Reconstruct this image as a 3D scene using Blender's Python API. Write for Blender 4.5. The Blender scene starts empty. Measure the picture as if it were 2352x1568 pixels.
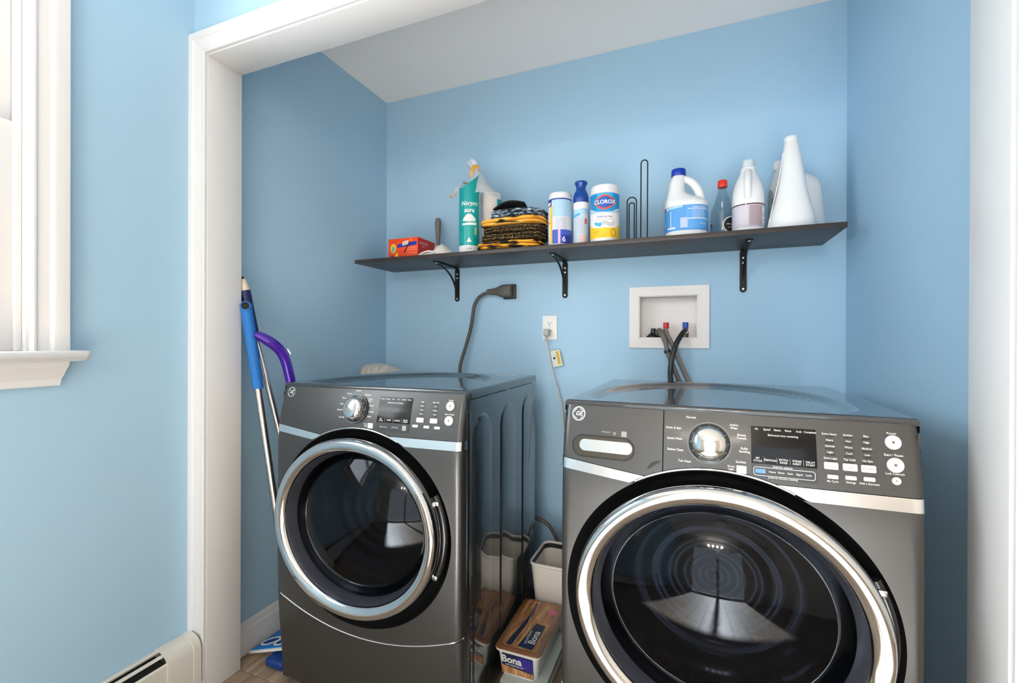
import bpy, bmesh, math, random
from math import sin, cos, pi, sqrt, atan2, radians
from mathutils import Vector, Matrix, noise
random.seed(7)
S = bpy.context.scene
COL = S.collection

# ------------------------------------------------------------------ camera
YAW, PITCH, ROLL, F = .3788, -.002, .0037, 1033.68
cam_d = bpy.data.cameras.new('camera'); cam = bpy.data.objects.new('camera', cam_d); COL.objects.link(cam)
cam_d.sensor_width = 36; cam_d.lens = 36 * F / 2352; cam_d.clip_start = .02
_fw = Vector((-sin(YAW) * cos(PITCH), cos(YAW) * cos(PITCH), sin(PITCH)))
_rt = Vector((cos(YAW), sin(YAW), 0)); _up = _rt.cross(_fw)
_r2 = _rt * cos(ROLL) + _up * sin(ROLL); _u2 = -_rt * sin(ROLL) + _up * cos(ROLL)
_m = Matrix((_r2, _u2, -_fw)).transposed().to_4x4(); _m.translation = (0, -2.0127, 1.1603)
cam.matrix_world = _m
S.camera = cam

# ------------------------------------------------------------------ world, light, exposure
VS = S.view_settings
VS.view_transform = 'Standard'; VS.look = 'None'; VS.gamma = 1; VS.use_curve_mapping = False
VS.exposure = 0.07
w = bpy.data.worlds.new('sky'); S.world = w; w.use_nodes = True
w.node_tree.nodes['Background'].inputs[0].default_value = (.80, .90, 1, 1)
w.node_tree.nodes['Background'].inputs[1].default_value = 1.5
def area_light(name, loc, direction, sx, sy, power, col):
    d = bpy.data.lights.new(name, 'AREA'); d.shape = 'RECTANGLE'; d.size = sx; d.size_y = sy
    d.energy = power; d.color = col
    o = bpy.data.objects.new(name, d); COL.objects.link(o); o.location = loc
    o.rotation_euler = Vector(direction).to_track_quat('-Z', 'Y').to_euler()
    return o
# daylight arriving at the panes of the window beside the camera
area_light('window_daylight', (-1.66, -1.90, 1.66), (1, 0, -.12), .84, 1.0, 28, (.92, .97, 1))
# unseen soft fill lamp, added behind the made-up glazed rear door
area_light('rear_fill', (.10, -4.70, 1.10), (0, 1, .06), 1.9, 2.0, 24, (.95, .98, 1))
# sun added to bounce off the rear floor and brighten the alcove
_s = bpy.data.lights.new('bounce_sun', 'SUN'); _s.energy = 90; _s.angle = .03; _s.color = (.90, .96, 1)
bounce_sun = bpy.data.objects.new('bounce_sun', _s); COL.objects.link(bounce_sun); bounce_sun.rotation_euler = Vector((-.02, .80, -.585)).to_track_quat('-Z', 'Y').to_euler()
VANITY_STRENGTH = 150
CEILING_STRENGTH = 1.0

# ------------------------------------------------------------------ helpers
def lin(c):
    if isinstance(c, str):
        c = [int(c[i:i + 2], 16) / 255 for i in (0, 2, 4)]
        return tuple(v / 12.92 if v <= .04045 else ((v + .055) / 1.055) ** 2.4 for v in c)
    return tuple(c)
def mat(name, col, rough=.5, metal=0, bump=None, **kw):
    m = bpy.data.materials.new(name); m.use_nodes = True
    b = m.node_tree.nodes['Principled BSDF']
    b.inputs['Base Color'].default_value = (*lin(col), 1)
    b.inputs['Roughness'].default_value = rough; b.inputs['Metallic'].default_value = metal
    for k, v in kw.items():
        k = k.replace('_', ' ')
        b.inputs[k].default_value = (*lin(v), 1) if isinstance(v, (str, tuple)) else v
    if bump:
        n = m.node_tree.nodes; l = m.node_tree.links
        tc = n.new('ShaderNodeNewGeometry'); t = n.new('ShaderNodeTexNoise'); bp = n.new('ShaderNodeBump')
        t.inputs['Scale'].default_value = bump[0]; t.inputs['Detail'].default_value = 3
        bp.inputs['Strength'].default_value = bump[1]; bp.inputs['Distance'].default_value = .002
        l.new(tc.outputs['Position'], t.inputs['Vector']); l.new(t.outputs['Fac'], bp.inputs['Height'])
        l.new(bp.outputs['Normal'], b.inputs['Normal'])
    return m
def noise_mat(name, stops, scale, rough=.6, stretch=(1, 1, 1), detail=4, metal=0, kind='noise', obj=False, bump=0):
    m = bpy.data.materials.new(name); m.use_nodes = True; n = m.node_tree.nodes; l = m.node_tree.links
    b = n['Principled BSDF']; b.inputs['Roughness'].default_value = rough; b.inputs['Metallic'].default_value = metal
    g = n.new('ShaderNodeNewGeometry'); mp = n.new('ShaderNodeMapping'); mp.inputs['Scale'].default_value = stretch
    if kind == 'noise':
        t = n.new('ShaderNodeTexNoise'); t.inputs['Detail'].default_value = detail; out = t.outputs['Fac']
    elif kind == 'voronoi':
        t = n.new('ShaderNodeTexVoronoi'); out = t.outputs['Distance']
    else:
        t = n.new('ShaderNodeTexWave'); t.inputs['Distortion'].default_value = 6; t.inputs['Detail'].default_value = 2
        t.bands_direction = 'Z'; out = t.outputs['Fac']
    t.inputs['Scale'].default_value = scale
    r = n.new('ShaderNodeValToRGB')
    while len(r.color_ramp.elements) < len(stops): r.color_ramp.elements.new(.5)
    for e, (p, c) in zip(r.color_ramp.elements, stops): e.position = p; e.color = (*lin(c), 1)
    vec = g.outputs['Position']
    if obj:
        oi = n.new('ShaderNodeObjectInfo'); ml = n.new('ShaderNodeVectorMath'); ml.operation = 'SCALE'
        cb = n.new('ShaderNodeCombineXYZ'); l.new(oi.outputs['Random'], cb.inputs[0]); l.new(oi.outputs['Random'], cb.inputs[1])
        l.new(cb.outputs[0], ml.inputs[0]); ml.inputs['Scale'].default_value = 37
        ad = n.new('ShaderNodeVectorMath'); ad.operation = 'ADD'; l.new(vec, ad.inputs[0]); l.new(ml.outputs[0], ad.inputs[1]); vec = ad.outputs[0]
    l.new(vec, mp.inputs['Vector']); l.new(mp.outputs['Vector'], t.inputs['Vector'])
    l.new(out, r.inputs['Fac'])
    colout = r.outputs['Color']
    if obj:
        hs = n.new('ShaderNodeHueSaturation'); mr = n.new('ShaderNodeMapRange')
        mr.inputs['To Min'].default_value = .82; mr.inputs['To Max'].default_value = 1.15
        l.new(oi.outputs['Random'], mr.inputs['Value']); l.new(mr.outputs[0], hs.inputs['Value']); l.new(colout, hs.inputs['Color'])
        colout = hs.outputs['Color']
    l.new(colout, b.inputs['Base Color'])
    if bump:
        bp = n.new('ShaderNodeBump'); bp.inputs['Strength'].default_value = bump; bp.inputs['Distance'].default_value = .002
        l.new(out, bp.inputs['Height']); l.new(bp.outputs['Normal'], b.inputs['Normal'])
    return m
def glassy(name, tint, ior=1.5, rough=.02, refl=(1, 1, 1)):
    m = bpy.data.materials.new(name); m.use_nodes = True; n = m.node_tree.nodes; l = m.node_tree.links
    n.remove(n['Principled BSDF'])
    tr = n.new('ShaderNodeBsdfTransparent'); tr.inputs[0].default_value = (*lin(tint), 1)
    gl = n.new('ShaderNodeBsdfGlossy'); gl.inputs['Roughness'].default_value = rough; gl.inputs[0].default_value = (*lin(refl), 1)
    lw = n.new('ShaderNodeLayerWeight'); lw.inputs[0].default_value = .5
    pw_ = n.new('ShaderNodeMath'); pw_.operation = 'POWER'; l.new(lw.outputs['Facing'], pw_.inputs[0]); pw_.inputs[1].default_value = 4
    f0 = ((ior - 1) / (ior + 1)) ** 2
    fr = n.new('ShaderNodeMath'); fr.operation = 'MULTIPLY_ADD'; l.new(pw_.outputs[0], fr.inputs[0]); fr.inputs[1].default_value = .8 - f0; fr.inputs[2].default_value = f0
    mx = n.new('ShaderNodeMixShader')
    l.new(fr.outputs[0], mx.inputs[0]); l.new(tr.outputs[0], mx.inputs[1]); l.new(gl.outputs[0], mx.inputs[2])
    l.new(mx.outputs[0], n['Material Output'].inputs[0])
    return m
def emit(name, col, s):
    m = bpy.data.materials.new(name); m.use_nodes = True; n = m.node_tree.nodes
    b = n['Principled BSDF']; b.inputs['Base Color'].default_value = (.9, .9, .9, 1)
    b.inputs['Emission Color'].default_value = (*lin(col), 1); b.inputs['Emission Strength'].default_value = s
    return m

def mesh(name, verts, faces, m, parent=None, smooth=None):
    me = bpy.data.meshes.new(name); me.from_pydata([tuple(v) for v in verts], [], faces); me.update()
    bm = bmesh.new(); bm.from_mesh(me); bmesh.ops.remove_doubles(bm, verts=bm.verts, dist=1e-6)
    bm.to_mesh(me); bm.free()
    return link(name, me, m, parent, smooth)
def link(name, me, m, parent=None, smooth=None):
    o = bpy.data.objects.new(name, me); COL.objects.link(o)
    if m: me.materials.append(m)
    if smooth is not None:
        for p in me.polygons: p.use_smooth = True
        me.set_sharp_from_angle(angle=radians(smooth))
    if parent: o.parent = parent
    return o
def from_bm(name, bm, m, parent=None, smooth=None):
    bmesh.ops.recalc_face_normals(bm, faces=bm.faces)
    me = bpy.data.meshes.new(name); bm.to_mesh(me); bm.free()
    return link(name, me, m, parent, smooth)
def tag(o, label, cat, group=None):
    o['label'] = label; o['category'] = cat
    if group: o['group'] = group
    return o
def thing(name, label, cat, loc=(0, 0, 0), rz=0, group=None):
    o = bpy.data.objects.new(name, None); COL.objects.link(o); o.empty_display_size = .05
    o.location = loc; o.rotation_euler = (0, 0, rz)
    return tag(o, label, cat, group)
def struct(o): o['kind'] = 'structure'; return o
def box(name, x0, x1, y0, y1, z0, z1, m, parent=None, bev=0, seg=2):
    bm = bmesh.new(); add_box(bm, x0, x1, y0, y1, z0, z1)
    if bev: bmesh.ops.bevel(bm, geom=bm.edges[:] , offset=bev, segments=seg, profile=.5, affect='EDGES')
    return from_bm(name, bm, m, parent, 35 if bev else None)
def add_box(bm, x0, x1, y0, y1, z0, z1):
    r = bmesh.ops.create_cube(bm, size=1)
    for v in r['verts']:
        v.co = Vector(((x0 + x1) / 2 + v.co.x * (x1 - x0), (y0 + y1) / 2 + v.co.y * (y1 - y0), (z0 + z1) / 2 + v.co.z * (z1 - z0)))
def boxes(name, bs, m, parent=None):
    bm = bmesh.new()
    for b in bs: add_box(bm, *b)
    return from_bm(name, bm, m, parent)
def lathe(name, prof, m, parent=None, n=40, sx=1, sy=1, at=(0, 0, 0), smooth=35, rot=None, off=None):
    V = []; Fc = []
    for i, (r, z) in enumerate(prof):
        ox, oy = off(z) if off else (0, 0)
        for k in range(n):
            a = 2 * pi * k / n; V.append(Vector((r * cos(a) * sx + ox, r * sin(a) * sy + oy, z)))
    for i in range(len(prof) - 1):
        for k in range(n):
            k2 = (k + 1) % n; Fc.append((i * n + k, i * n + k2, (i + 1) * n + k2, (i + 1) * n + k))
    if prof[0][0] > 1e-5: Fc.append(tuple(range(n - 1, -1, -1)))
    if prof[-1][0] > 1e-5: Fc.append(tuple((len(prof) - 1) * n + k for k in range(n)))
    if rot is not None: V = [rot @ v for v in V]
    V = [v + Vector(at) for v in V]
    return mesh(name, V, Fc, m, parent, smooth)
def catmull(P, sub=8):
    P = [Vector(p) for p in P]; Q = [P[0] * 2 - P[1]] + P + [P[-1] * 2 - P[-2]]; out = []
    for i in range(1, len(Q) - 2):
        for s in range(sub):
            t = s / sub; a, b, c, d = Q[i - 1:i + 3]
            out.append(.5 * ((2 * b) + (c - a) * t + (2 * a - 5 * b + 4 * c - d) * t * t + (3 * b - a - 3 * c + d) * t ** 3))
    out.append(P[-1]); return out
def tube(name, P, r, m, parent=None, n=12, sub=8, closed=False, flat=1.0, smooth=50, raw=False):
    Q = [Vector(p) for p in P] if raw else catmull(P, sub)
    N = len(Q); V = []; Fc = []
    t = (Q[1] - Q[0]).normalized(); u = t.orthogonal().normalized()
    if abs(t.z) < .95: u = Vector((0, 0, 1)).cross(t).normalized()
    for i in range(N):
        if closed: tn = (Q[(i + 1) % N] - Q[i - 1]).normalized()
        else: tn = (Q[min(i + 1, N - 1)] - Q[max(i - 1, 0)]).normalized()
        u = (u - tn * u.dot(tn)).normalized(); v = tn.cross(u)
        rr = r(i / (N - 1)) if callable(r) else r
        for k in range(n):
            a = 2 * pi * k / n; V.append(Q[i] + u * cos(a) * rr + v * sin(a) * rr * flat)
    for i in range(N if closed else N - 1):
        j = (i + 1) % N
        for k in range(n):
            k2 = (k + 1) % n; Fc.append((i * n + k, i * n + k2, j * n + k2, j * n + k))
    if not closed: Fc.append(tuple(range(n - 1, -1, -1))); Fc.append(tuple((N - 1) * n + k for k in range(n)))
    return mesh(name, V, Fc, m, parent, smooth)
def extrude_profile(name, prof, along, m, parent=None, smooth=30):
    """prof: list of points (a,b); along: list of functions (a,b)->Vector giving successive sections."""
    n = len(prof); V = [f(a, b) for f in along for a, b in prof]; Fc = []
    for i in range(len(along) - 1):
        for k in range(n):
            k2 = (k + 1) % n; Fc.append((i * n + k, i * n + k2, (i + 1) * n + k2, (i + 1) * n + k))
    Fc.append(tuple(range(n - 1, -1, -1))); Fc.append(tuple((len(along) - 1) * n + k for k in range(n)))
    bm = bmesh.new(); vs = [bm.verts.new(v) for v in V]
    for f in Fc: bm.faces.new([vs[i] for i in f])
    return from_bm(name, bm, m, parent, smooth)
def prism(name, poly, fn, h0, h1, m, parent=None, smooth=30):
    """flat outline poly [(u,v)] lifted from h0 to h1 through fn(u,v,h)"""
    n = len(poly); V = [fn(u, v, h0) for u, v in poly] + [fn(u, v, h1) for u, v in poly]
    Fc = [tuple(range(n, 2 * n))] + [(i, (i + 1) % n, n + (i + 1) % n, n + i) for i in range(n)]
    bm = bmesh.new(); vs = [bm.verts.new(v) for v in V]
    for f in Fc: bm.faces.new([vs[i] for i in f])
    return from_bm(name, bm, m, parent, smooth)
def rrect(x0, x1, z0, z1, r, k=5):
    P = []
    for cx, cz, a0 in ((x1 - r, z1 - r, 0), (x0 + r, z1 - r, 90), (x0 + r, z0 + r, 180), (x1 - r, z0 + r, 270)):
        for i in range(k + 1):
            a = radians(a0 + 90 * i / k); P.append((cx + r * cos(a), cz + r * sin(a)))
    return P
def disc(cx, cz, r, n=28, rz=None): return [(cx + r * cos(2 * pi * i / n), cz + (rz or r) * sin(2 * pi * i / n)) for i in range(n)]
_tc = {}
def text_data(s, bold, shear):
    if (s, bold, shear) not in _tc:
        c = bpy.data.curves.new('t', 'FONT'); c.body = s; c.align_x = 'CENTER'; c.align_y = 'CENTER'; c.offset = bold; c.shear = shear
        c.resolution_u = 3
        o = bpy.data.objects.new('t', c); COL.objects.link(o)
        dg = bpy.context.evaluated_depsgraph_get(); me = bpy.data.meshes.new_from_object(o.evaluated_get(dg))
        _tc[(s, bold, shear)] = ([v.co.copy() for v in me.vertices], [tuple(p.vertices) for p in me.polygons])
        bpy.data.objects.remove(o); bpy.data.curves.remove(c); bpy.data.meshes.remove(me)
    return _tc[(s, bold, shear)]
def text(name, s, size, fn, m, parent, bold=.012, shear=0, rot=0, wide=1):
    V, Fc = text_data(s, bold, shear); c, d = cos(rot), sin(rot)
    return mesh(name, [fn((v.x * c * wide - v.y * d) * size, (v.x * d * wide + v.y * c) * size) for v in V], Fc, m, parent)
def texts(name, items, m, parent, bold=.012):
    """many small prints as one flat print; items: (string, size, fn)"""
    VV = []; FF = []
    for s, size, fn in items:
        V, Fc = text_data(s, bold, 0); o = len(VV)
        VV += [fn(v.x * size, v.y * size) for v in V]; FF += [tuple(i + o for i in f) for f in Fc]
    me = bpy.data.meshes.new(name); me.from_pydata([tuple(v) for v in VV], [], FF); me.update()
    o = link(name, me, m, parent); o['kind'] = 'stuff'
    return o
def cyl_patch(name, r, th0, th1, z0, z1, m, parent, n=24, cx=0, cy=0, sx=1, sy=1, nz=1):
    V = []; Fc = []
    for i in range(n + 1):
        th = th0 + (th1 - th0) * i / n
        a = z0(th) if callable(z0) else z0; b = z1(th) if callable(z1) else z1
        for j in range(nz + 1):
            V.append((cx + r * sx * sin(th), cy - r * sy * cos(th), a + (b - a) * j / nz))
    for i in range(n):
        for j in range(nz):
            k = i * (nz + 1) + j; Fc.append((k, k + nz + 1, k + nz + 2, k + 1))
    return mesh(name, V, Fc, m, parent, 40)
def cyl_fn(r, th0, z0, cx=0, cy=0, sx=1, sy=1):
    return lambda u, v: Vector((cx + r * sx * sin(th0 + u / r), cy - r * sy * cos(th0 + u / r), z0 + v))

# ------------------------------------------------------------------ materials
OFFWHITE = mat('warm_white_wall_paint', 'E6DFD6', .7)
BLUE = mat('blue_wall_paint', 'A8CCE5', .62, bump=(260, .06))
WHITE = mat('white_ceiling_paint', 'F2F1F0', .85)
TRIM = mat('white_trim_paint', 'E1E1E2', .38)
JAMB = TRIM
HEATER = mat('cream_enamel', 'DDDAD2', .4)
DARKGAP = mat('dark_gap', '0B0A0A', .8)
WOODFLOOR = noise_mat('grey_brown_plank', [(.25, '6E5B4A'), (.5, '97836F'), (.75, 'B09C87')], 9, .42, (9, .55, 1), 6, obj=True, bump=.05)
SUBFLOOR = mat('subfloor', '3A2E25', .9)
GRAPHITE = mat('graphite_front', (.078, .077, .077), .42, .75, Coat_Weight=.2, Coat_Roughness=.12)
SIDE = mat('dark_gloss_enamel', (.022, .025, .028), .22, .25, Coat_Weight=1.0, Coat_Roughness=.03, Coat_IOR=1.75)
LID = mat('slate_gloss_lid', (.034, .038, .042), .22, .35, Coat_Weight=.8, Coat_Roughness=.05, Coat_IOR=1.6)
CHROME = mat('chrome', (.64, .64, .645), .07, 1)
SATIN = mat('satin_silver', (.78, .78, .79), .22, 1)
BLACKGLOSS = mat('black_gloss_plastic', (.012, .012, .013), .22)
BLACKMAT = mat('black_plastic', (.014, .014, .015), .5)
SCREEN = mat('black_glass_display', (.006, .006, .007), .10, Specular_IOR_Level=.22)
PRINT = mat('white_print', 'E6E4E0', .6)
PRINTDIM = mat('grey_print', '9A9894', .6)
BUTTON = mat('pearl_button', 'E3DEDA', .3, .2)
LEDOFF = mat('dark_led_bar', (.02, .02, .02), .35)
BLUELED = mat('blue_marker', '5E93DA', .4)
DOORGLASS = glassy('smoked_door_glass', (.13, .145, .175), 1.50, .03, (.42, .44, .48))
BOWLGLASS = mat('bowl_glass_rings', (.05, .058, .075), .14, .5, Coat_Weight=.5)
RECESS = mat('dark_metal_recess', (.040, .040, .041), .24, .7)
DRUM = mat('drum_steel', (.10, .105, .115), .35, .8)
BEZEL = mat('blue_grey_bezel', (.075, .08, .105), .2, .5)
CLEAR = glassy('clear_plastic', (.80, .845, .87), 1.5, .06)
PANE = glassy('window_pane', (.97, .98, .98), 1.45)
PLASTICW = mat('white_bottle_plastic', 'E9E9EA', .38, Subsurface_Weight=.0)
PLASTICT = mat('translucent_cap_plastic', 'C9D3DA', .3)
IRON = mat('black_bracket_iron', (.008, .008, .008), .5, Specular_IOR_Level=.3)
SCREW = mat('zinc_screw', (.75, .75, .75), .3, 1)
SHELF_M = noise_mat('espresso_laminate', [(.3, '2C2523'), (.6, '3D322D'), (.8, '4B3C33')], 14, .42, (1, 14, 14), 5)

# ------------------------------------------------------------------ the setting
XL, XR, YI, YO, ZC = -1.535, .534, -.896, -1.0146, 2.4412
JX, KX, ZJ = -1.4697, .491, 2.088
RX, RY = 2.0, -4.60          # room beyond the camera
def wall_hole(name, plane, a0, a1, z0, z1, hole, t0, t1):
    """slab with one rectangular hole; plane 'Y' -> a is X, thickness in Y; 'X' -> a is Y"""
    h0, h1, hz0, hz1 = hole; L = [(a0, h0, z0, z1), (h1, a1, z0, z1), (h0, h1, z0, hz0), (h0, h1, hz1, z1)]
    bs = [(a, b, t0, t1, c, d) if plane == 'Y' else (t0, t1, a, b, c, d) for a, b, c, d in L]
    return struct(boxes(name, bs, BLUE))
BOXH = (-.209, .024, 1.173, 1.353)
wall_hole('wall_back', 'Y', XL - .1, XR + .1, 0, ZC, BOXH, 0, .1)
WY0, WY1, WZ0, WZ1 = -2.40, -1.420, 1.118, 2.25
wall_hole('wall_left', 'X', RY - .1, 0, 0, ZC, (WY0, WY1, WZ0, WZ1), XL - .14, XL)
struct(box('wall_right', XR, XR + .1, YI, 0, 0, ZC, BLUE))
struct(boxes('wall_front', [(XL, JX - .02, YO, YI, 0, ZC), (KX + .02, RX, YO, YI, 0, ZC), (JX - .02, KX + .02, YO, YI, ZJ + .02, ZC)], BLUE))
DX0, DX1, DZ1 = -.85, 1.05, 2.10
rw = wall_hole('wall_rear', 'Y', XL - .14, RX + .1, 0, ZC, (DX0, DX1, .0, DZ1), RY - .1, RY); rw.data.materials[0] = OFFWHITE
gd = struct(boxes('added_door_1', [(DX0, DX0 + .06, RY - .07, RY - .02, 0, DZ1), (DX1 - .06, DX1, RY - .07, RY - .02, 0, DZ1), (DX0 + .06, DX1 - .06, RY - .07, RY - .02, DZ1 - .07, DZ1), (DX0 + .06, DX1 - .06, RY - .07, RY - .02, 0, .10), ((DX0 + DX1) / 2 - .05, (DX0 + DX1) / 2 + .05, RY - .07, RY - .02, .10, DZ1 - .07)], TRIM))  # unseen glazed door, made up to let the added rear light in
for a_, b_ in ((DX0 + .06, (DX0 + DX1) / 2 - .05), ((DX0 + DX1) / 2 + .05, DX1 - .06)): box('pane', a_, b_, RY - .048, RY - .043, .10, DZ1 - .07, PANE, gd)
struct(box('wall_far_right', RX, RX + .1, RY, YI, 0, ZC, OFFWHITE))
struct(box('ceiling', XL - .14, RX + .1, RY - .1, .1, ZC, ZC + .1, WHITE))
floor = struct(box('floor', XL - .14, RX + .1, RY - .1, .1, -.06, -.012, SUBFLOOR))
_pm = {}
def plank(x0, x1, y0, y1):
    k = (round(x1 - x0, 4), round(y1 - y0, 4))
    if k not in _pm:
        bm = bmesh.new(); g = .0008
        add_box(bm, g, k[0] - g, g, k[1] - g, -.012, 0)
        top = [e for e in bm.edges if all(abs(v.co.z) < 1e-6 for v in e.verts)]
        bmesh.ops.bevel(bm, geom=top, offset=.0012, segments=1, affect='EDGES')
        bmesh.ops.recalc_face_normals(bm, faces=bm.faces)
        me = bpy.data.meshes.new('plank'); bm.to_mesh(me); bm.free(); me.materials.append(WOODFLOOR); _pm[k] = me
    o = bpy.data.objects.new('plank', _pm[k]); COL.objects.link(o); o.parent = floor; o.location = (x0, y0, 0)
pw = .182; i = 0; x = XL - .11
while x < XR:
    cuts = [YI, -.30 if i % 2 else -.55, 0]
    for a, b in zip(cuts, cuts[1:]): plank(max(x, XL), min(x + pw, XR), a, b)
    x += pw; i += 1
i = 0; x = XL - .05
while x < RX:
    c0 = YI - (.55 + (i * .37) % .7); cuts = [RY, max(RY + .2, c0 - 1.2), c0, YI]
    for a, b in zip(cuts, cuts[1:]):
        if b - a > .01: plank(max(x, XL), min(x + pw, RX), a, b)
    x += pw; i += 1

# door casing (mitred) and jambs
CP = [(0, 0), (0, .009), (.002, .012), (.007, .013), (.010, .012), (.012, .009), (.016, .009), (.044, .014), (.047, .018), (.050, .019), (.066, .019), (.067, .018), (.067, 0)]
RV = .004
def casing_leg(n, xi, sgn):
    ztop = ZJ + RV
    f0 = lambda a, b: Vector((xi + sgn * a, YO - b, .052)); f1 = lambda a, b: Vector((xi + sgn * a, YO - b, ztop + a))
    return struct(extrude_profile(n, CP, [f0, f1], TRIM))
c1 = casing_leg('trim_1', JX - RV + .003, -1); c2 = casing_leg('trim_2', KX + RV, 1)
xa, xb = JX - RV + .003, KX + RV
struct(extrude_profile('trim_3', CP, [lambda a, b: Vector((xa - a, YO - b, ZJ + RV + a)), lambda a, b: Vector((xb + a, YO - b, ZJ + RV + a))], TRIM))
box('plinth', xa - .067, xa + .001, YO - .023, YO, 0, .0525, TRIM, c1, .002)
box('plinth', xb - .001, xb + .067, YO - .023, YO, 0, .0525, TRIM, c2, .002)
struct(box('trim_4', JX - .02, JX, YO, YI + .002, 0, ZJ + .02, TRIM, bev=.001))
struct(box('trim_5', KX, KX + .02, YO, YI + .002, 0, ZJ + .02, TRIM, bev=.001))
struct(box('trim_6', JX, KX, YO, YI + .002, ZJ, ZJ + .02, TRIM, bev=.001))
# baseboards
BP = [(0, 0), (.014, 0), (.014, .088), (.011, .092), (.009, .094), (.009, .106), (.006, .112), (.004, .118), (0, .118)]
struct(extrude_profile('baseboard_left', BP, [lambda a, b: Vector((XL + a, YI, b)), lambda a, b: Vector((XL + a, 0, b))], TRIM))
struct(extrude_profile('baseboard_back', BP, [lambda a, b: Vector((XL + .014, -a, b)), lambda a, b: Vector((XR - .014, -a, b))], TRIM))
struct(extrude_profile('baseboard_right', BP, [lambda a, b: Vector((XR - a, YI, b)), lambda a, b: Vector((XR - a, 0, b))], TRIM))

# window with casing, stool, apron, sash and panes
win = bpy.data.objects.new('window_1', None); COL.objects.link(win); struct(win); win.location = (XL, WY1, WZ0)
def wp(x, y, z): return Vector((x - XL, y - WY1, z - WZ0))
WP = [(0, 0), (0, .012), (.004, .016), (.008, .016), (.012, .012), (.034, .015), (.040, .022), (.046, .024), (.070, .024), (.072, .022), (.072, 0)]
yi = WY1 + .004; zt = WZ1 + .004; yj = WY0 - .004
extrude_profile('casing', WP, [lambda a, b: wp(XL + b, yi + a, WZ0 + .012), lambda a, b: wp(XL + b, yi + a, zt + a)], TRIM, win)
extrude_profile('casing', WP, [lambda a, b: wp(XL + b, yj - a, WZ0 + .012), lambda a, b: wp(XL + b, yj - a, zt + a)], TRIM, win)
extrude_profile('casing', WP, [lambda a, b: wp(XL + b, yj - a, zt + a), lambda a, b: wp(XL + b, yi + a, zt + a)], TRIM, win)
SP = [(-.05, .012), (.052, .012), (.058, .010), (.061, .005), (.061, -.001), (.058, -.006), (.052, -.008), (.046, -.009), (.043, -.013), (.036, -.016), (-.05, -.016)]
def stool_end(y, d): return lambda a, b: wp(XL + a, y + (0 if a < .01 else d * (1 - max(0, (.061 - a)) * 0)), WZ0 + b)
ys = WY1 + .108
def st(y, ins=0): return lambda a, b: wp(XL + a, y, WZ0 + b) if ins == 0 else wp(XL + (a if a < .03 else .03 + (a - .03) * (1 - ins)), y, WZ0 + b * (1 - ins * .5))
extrude_profile('stool', SP, [st(WY0 - .1), st(ys - .016), st(ys - .006, .12), st(ys - .001, .35), st(ys, .55)], TRIM, win, 45)
AP = [(0, -.016), (.030, -.016), (.030, -.030), (.026, -.034), (.019, -.054), (.014, -.060), (.014, -.078), (0, -.078)]
extrude_profile('apron', AP, [lambda a, b: wp(XL + a, WY0 - .07, WZ0 + b), lambda a, b: wp(XL + a, WY1 + .072 - (-.016 - b) * .22, WZ0 + b)], TRIM, win)
for nm, b in (('jamb_liner', (XL - .14, XL + .0015, WY1 - .002, WY1 + .02, WZ0, WZ1)), ('jamb_liner', (XL - .14, XL, WY0 - .02, WY0 + .002, WZ0, WZ1)), ('head_liner', (XL - .14, XL, WY0, WY1, WZ1 - .002, WZ1 + .02))):
    boxes(nm, [(b[0] - XL, b[1] - XL, b[2] - WY1, b[3] - WY1, b[4] - WZ0, b[5] - WZ0)], TRIM, win)
def wbox(nm, x0, x1, y0, y1, z0, z1, m=TRIM, par=win, bev=.002): return box(nm, x0 - XL, x1 - XL, y0 - WY1, y1 - WY1, z0 - WZ0, z1 - WZ0, m, par, bev)
wbox('stop', XL - .0335, XL - .016, WY1 - .014, WY1 - .002, WZ0 + .012, WZ1)
zm = 1.68
for nm, x0, z0, z1 in (('lower_sash', XL - .066, WZ0 + .012, zm + .02), ('upper_sash', XL - .102, zm - .02, WZ1 - .002)):
    s = wbox(nm, x0, x0 + .034, WY1 - .085, WY1 - .002, z0, z1)
    wbox('stile', x0, x0 + .034, WY0 + .002, WY0 + .046, z0, z1, TRIM, s); wbox('rail', x0, x0 + .034, WY0 + .046, WY1 - .085, z0, z0 + .05, TRIM, s)
    wbox('rail', x0, x0 + .034, WY0 + .046, WY1 - .085, z1 - .04, z1, TRIM, s)
    wbox('pane', x0 + .014, x0 + .019, WY0 + .046, WY1 - .085, z0 + .05, z1 - .04, PANE, s, 0)

# baseboard heater under the window
ht = thing('baseboard_heater', 'cream metal baseboard heater running along the blue wall below the window', 'heater', (XL, -1.034, 0))
HP = [(0, .200), (.016, .2035), (.019, .201), (.019, .1975), (0, .1965)]
def hrun(nm, prof, y0, y1, m=HEATER, smooth=30): return extrude_profile(nm, prof, [lambda a, b: Vector((a, y0, b)), lambda a, b: Vector((a, y1, b))], m, ht, smooth)
L0, L1 = -2.1, -.098
hrun('top_cover', HP, L0, L1 + .01)
hrun('damper', [(.034, .1955), (.042, .1920), (.043, .1895), (.035, .1925)], L0, L1 + .01)
hrun('front_panel', [(.060, .178), (.064, .172), (.064, .035), (.056, .025), (.056, .028), (.0605, .036), (.0605, .172), (.058, .175)], L0, L1 + .01)
hrun('back_plate', [(0, .0), (.003, 0), (.003, .197), (0, .197)], L0, 0)
hrun('fin_slot_shade', [(.004, .05), (.057, .05), (.057, .160), (.045, .176), (.004, .184)], L0, L1, DARKGAP)  # solid fin block, near-black to put the slots' shade into its colour
cap = [(0, .202), (.020, .206), (.038, .202), (.052, .194), (.062, .182), (.067, .166), (.067, .02), (.064, .02), (.064, .165), (.059, .180), (.050, .190), (.037, .198), (.020, .202), (0, .198)]
ec = hrun('end_cap', cap, L1, 0)
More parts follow.
